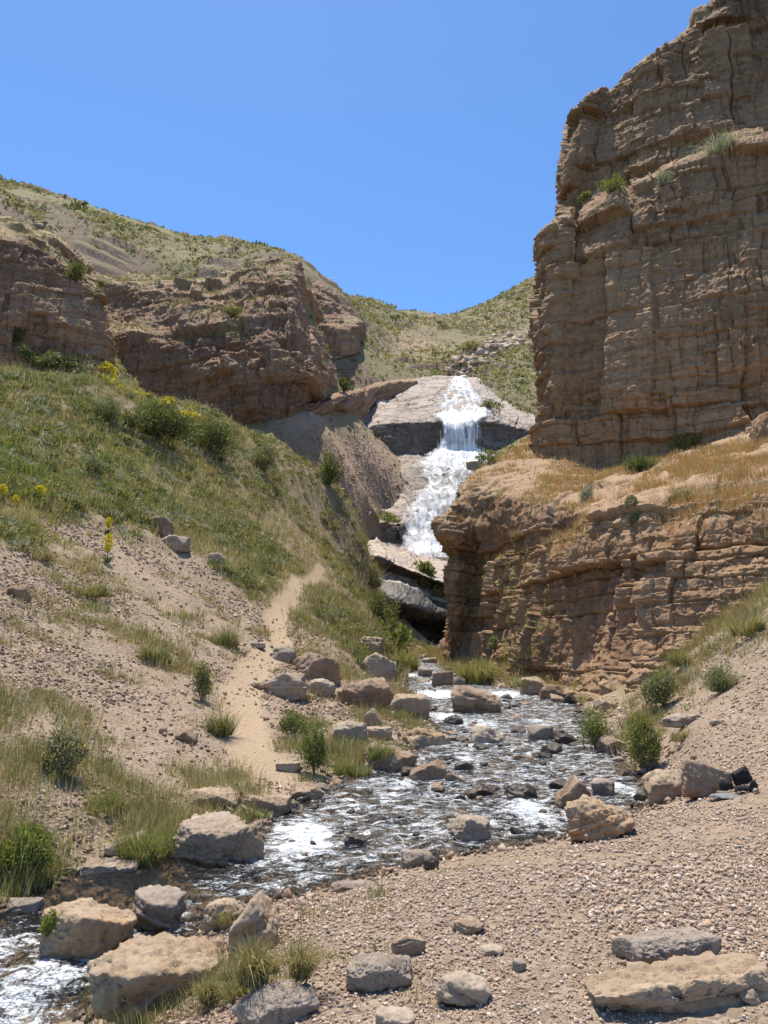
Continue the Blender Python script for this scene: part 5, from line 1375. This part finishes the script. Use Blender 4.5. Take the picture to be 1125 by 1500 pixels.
# ------------------------------------------------------------------ campfire place, driftwood, walker
def flatmat(name, c, rough=.8):
    t = NT(name); f = t.noise(t.coord(True), 14, 4, .6)
    return t.done(t.bsdf(t.mix(t.ramp(f, .35, .7, 0, .45), c, tuple(x * .6 for x in c)), rough))
M['ash'] = flatmat('grey_ash', (.20, .19, .185), 1.0)
M['wood'] = flatmat('bleached_driftwood', (.42, .33, .23))
for i, (px, py, wp, hp, kind, mt, rot, label) in enumerate([
    (1067, 1158, 19, 15, 'round', 'r_soot', 0, 'round soot-black campfire stone nearest the broad brown rock'),
    (1090, 1150, 25, 27, 'wedge', 'r_soot', 8, 'tall upright soot-black campfire stone with pale back edge'),
    (1091, 1160, 24, 11, 'slab', 'r_soot', -15, 'flat sooty campfire stone lying in front of the tall upright one'),
    (1106, 1156, 15, 15, 'round', 'r_soot', 30, 'sooty round campfire stone right of the tall upright one'),
    (1109, 1160, 10, 8, 'block', 'r_pale', 30, 'tiny pale stone in front of the sooty round campfire stone')]):
    p = hit(px, py); w_, h_ = wp * p[1] / F, hp * p[1] / F
    V, Fc, T = rockshape(7000 + i, kind, (w_, w_ * .6, h_), 4, .6)
    o = obj('campfire_stone', mesh('campfire_stone', V, [Fc], M[mt], False, {'tone': ('FLOAT', T), 'dirt': ('FLOAT', 0 * T)}), loc=(p[0], p[1] + w_ * .25, p[2] + h_ * .42), rot=(0, 0, math.radians(rot)))
    tag(o, label, 'stone', 'stones of the campfire place')
# ash heap: a low uneven mound
p = hit(1072, 1166); D, Fc = ICO[4]
V = D * np.array([.2, .13, .025]); V = V * (1 + .25 * fbm(D * 2.3, 3, seed=5))[:, None]
tag(obj('ash_heap', mesh('ash_heap', V, [Fc], M['ash'], True), loc=(p[0], p[1] + .05, p[2])), 'thin heap of grey ash between the sooty campfire stones', 'ash')
def stick(pts, rad, seed, label, name='driftwood_stick'):
    r = np.random.default_rng(seed); pts = np.array(pts, float)
    N = 14; tt = np.linspace(0, len(pts) - 1, N); P = np.stack([np.interp(tt, range(len(pts)), pts[:, k]) for k in range(3)], 1) + r.normal(0, rad * .5, (N, 3))
    c = P.mean(0); V, f = [], []
    ax = unit(P[-1] - P[0]); b1 = unit(np.cross(ax, [0, 0, 1])); b2 = np.cross(ax, b1)
    for j in range(N):
        rr = rad * (1 - .6 * j / N) * r.uniform(.8, 1.2)
        for q in range(7): a = q * 6.283 / 7; V.append(P[j] - c + rr * (b1 * math.cos(a) + b2 * math.sin(a)))
    for j in range(N - 1):
        for q in range(7): f.append([j * 7 + q, j * 7 + (q + 1) % 7, j * 7 + 7 + (q + 1) % 7, j * 7 + 7 + q])
    tag(obj(name, mesh(name, np.array(V), [np.array(f)], M['wood'], True), loc=tuple(c)), label, 'stick')
def gp(px, py, dz=.02): return hit(px, py) + np.array([0, 0, dz])
def wp_(px, py, dz):
    q = onwater(px, py); return np.array([q[0], q[1], zw(q[1]) + dz])
stick([wp_(582, 1246, .14), wp_(590, 1256, .16), wp_(604, 1274, .03)], .012, 1, 'thin driftwood stick leaning across the flat grey waterline rock')
stick([gp(1050, 1166, .035), gp(1075, 1163, .035), gp(1098, 1162, .03)], .008, 2, 'thin straight stick lying in front of the sooty campfire stones')
stick([gp(962, 1135, .06), gp(956, 1155, .05), gp(950, 1170, .03)], .013, 3, 'bent pale stick at the waterline below the tall feathery shrub')
# walker at the foot of the lower cascade
def skin_fig(name, joints, edges, radii, mat, loc, parent=None, sub=2):
    me = bpy.data.meshes.new(name); me.from_pydata(joints, edges, [])
    o = bpy.data.objects.new(name, me); col.objects.link(o)
    o.modifiers.new('skin', 'SKIN'); 
    for i, rr in enumerate(radii): me.skin_vertices[0].data[i].radius = (rr, rr)
    me.skin_vertices[0].data[0].use_root = True
    sd2 = o.modifiers.new('sub', 'SUBSURF'); sd2.levels = sub; sd2.render_levels = sub
    me.materials.append(mat); o.location = loc
    if parent: o.parent = parent; o.location = (0, 0, 0)
    return o
M['skin'] = flatmat('tanned_skin', (.42, .25, .17), .6); M['darkcloth'] = flatmat('dark_clothing', (.022, .022, .026)); M['hair'] = flatmat('black_hair', (.02, .016, .013))
J = [(0, 0, .95), (0, 0, 1.12), (0, -.03, 1.30), (0, -.04, 1.44), (0, -.07, 1.52), (0, -.09, 1.62), (0, -.08, 1.70),
     (.17, -.03, 1.40), (.26, -.06, 1.16), (.20, -.24, 1.02), (.17, -.31, 1.0), (-.17, -.03, 1.40), (-.27, -.02, 1.14), (-.28, -.12, .92), (-.28, -.15, .86),
     (.10, 0, .90), (.13, -.06, .50), (.15, .02, .09), (.16, -.13, .04), (-.10, 0, .90), (-.14, .02, .50), (-.17, .10, .09), (-.18, -.05, .04)]
E = [(0, 1), (1, 2), (2, 3), (3, 4), (4, 5), (5, 6), (3, 7), (7, 8), (8, 9), (9, 10), (3, 11), (11, 12), (12, 13), (13, 14), (0, 15), (15, 16), (16, 17), (17, 18), (0, 19), (19, 20), (20, 21), (21, 22)]
R_ = [.13, .12, .14, .10, .055, .085, .08, .06, .045, .035, .03, .06, .045, .035, .03, .09, .06, .04, .03, .09, .06, .04, .03]
pe = at(583, 793.5, pp[1] if 84 < pp[1] < 97 else 91)
per = skin_fig('person', J, E, R_, M['skin'], tuple(pe))
tag(per, 'person in dark clothes standing at the foot of the lower cascade', 'person')
skin_fig('shirt', [(0, 0, .94), (0, 0, 1.12), (0, -.03, 1.30), (0, -.04, 1.43), (.17, -.03, 1.40), (.23, -.05, 1.24), (-.17, -.03, 1.40), (-.235, -.025, 1.24)], [(0, 1), (1, 2), (2, 3), (3, 4), (4, 5), (3, 6), (6, 7)], [.155, .145, .165, .115, .085, .065, .085, .065], M['darkcloth'], (0, 0, 0), per)
skin_fig('trousers', [(0, 0, .97), (.10, 0, .90), (.13, -.06, .50), (.15, .01, .12), (-.10, 0, .90), (-.14, .02, .50), (-.17, .09, .12)], [(0, 1), (1, 2), (2, 3), (0, 4), (4, 5), (5, 6)], [.15, .112, .082, .062, .112, .082, .062], M['darkcloth'], (0, 0, 0), per)
skin_fig('hair', [(0, -.06, 1.66), (0, -.07, 1.73)], [(0, 1)], [.095, .085], M['hair'], (0, 0, 0), per)
# ------------------------------------------------------------------ light, sky, camera
SUN_EL, SUN_AZ = math.radians(72), math.radians(-22)   # azimuth from +Y (ahead), negative = left
sd_ = np.array([math.sin(SUN_AZ) * math.cos(SUN_EL), math.cos(SUN_AZ) * math.cos(SUN_EL), math.sin(SUN_EL)])
w = bpy.data.worlds.new('World'); scene.world = w; w.use_nodes = True
nt = w.node_tree; nt.nodes.clear()
sky = nt.nodes.new('ShaderNodeTexSky'); sky.sky_type = 'NISHITA'; sky.sun_disc = False
sky.sun_elevation = SUN_EL; sky.sun_rotation = SUN_AZ
sky.altitude = 2200; sky.air_density = 1.0; sky.dust_density = 1.2; sky.ozone_density = 3.0
bg = nt.nodes.new('ShaderNodeBackground'); bg.inputs[1].default_value = .15
wo = nt.nodes.new('ShaderNodeOutputWorld')
hs = nt.nodes.new('ShaderNodeHueSaturation'); hs.inputs['Saturation'].default_value = 1.17; hs.inputs['Value'].default_value = 1.12
nt.links.new(sky.outputs[0], hs.inputs['Color']); nt.links.new(hs.outputs[0], bg.inputs[0]); nt.links.new(bg.outputs[0], wo.inputs[0])
L = bpy.data.lights.new('sun', 'SUN'); L.energy = 5.0; L.angle = math.radians(.53); L.color = (1, .94, .83)
so = bpy.data.objects.new('sun', L); col.objects.link(so)
from mathutils import Vector
so.rotation_euler = Vector(tuple(-sd_)).to_track_quat('-Z', 'Y').to_euler(); so.location = (0, 0, 60)
cam = bpy.data.cameras.new('camera'); co = bpy.data.objects.new('camera', cam); col.objects.link(co)
cam.sensor_fit = 'VERTICAL'; cam.sensor_height = 36; cam.sensor_width = 27
cam.lens = 36 * F / 1500; cam.clip_start = .05; cam.clip_end = 3000
co.location = (0, 0, CAMH); co.rotation_euler = (math.pi / 2 + PITCH, 0, 0)
scene.camera = co
scene.view_settings.view_transform = 'Standard'; scene.view_settings.look = 'None'
scene.view_settings.exposure = .48; scene.view_settings.gamma = 1
scene.render.engine = 'CYCLES'
cy = scene.cycles
cy.use_denoising = True; cy.denoiser = 'OPENIMAGEDENOISE'; cy.denoising_input_passes = 'RGB_ALBEDO_NORMAL'
cy.max_bounces = 6; cy.transparent_max_bounces = 10; cy.diffuse_bounces = 3; cy.glossy_bounces = 3
cy.sample_clamp_indirect = 8; cy.caustics_reflective = False; cy.caustics_refractive = False
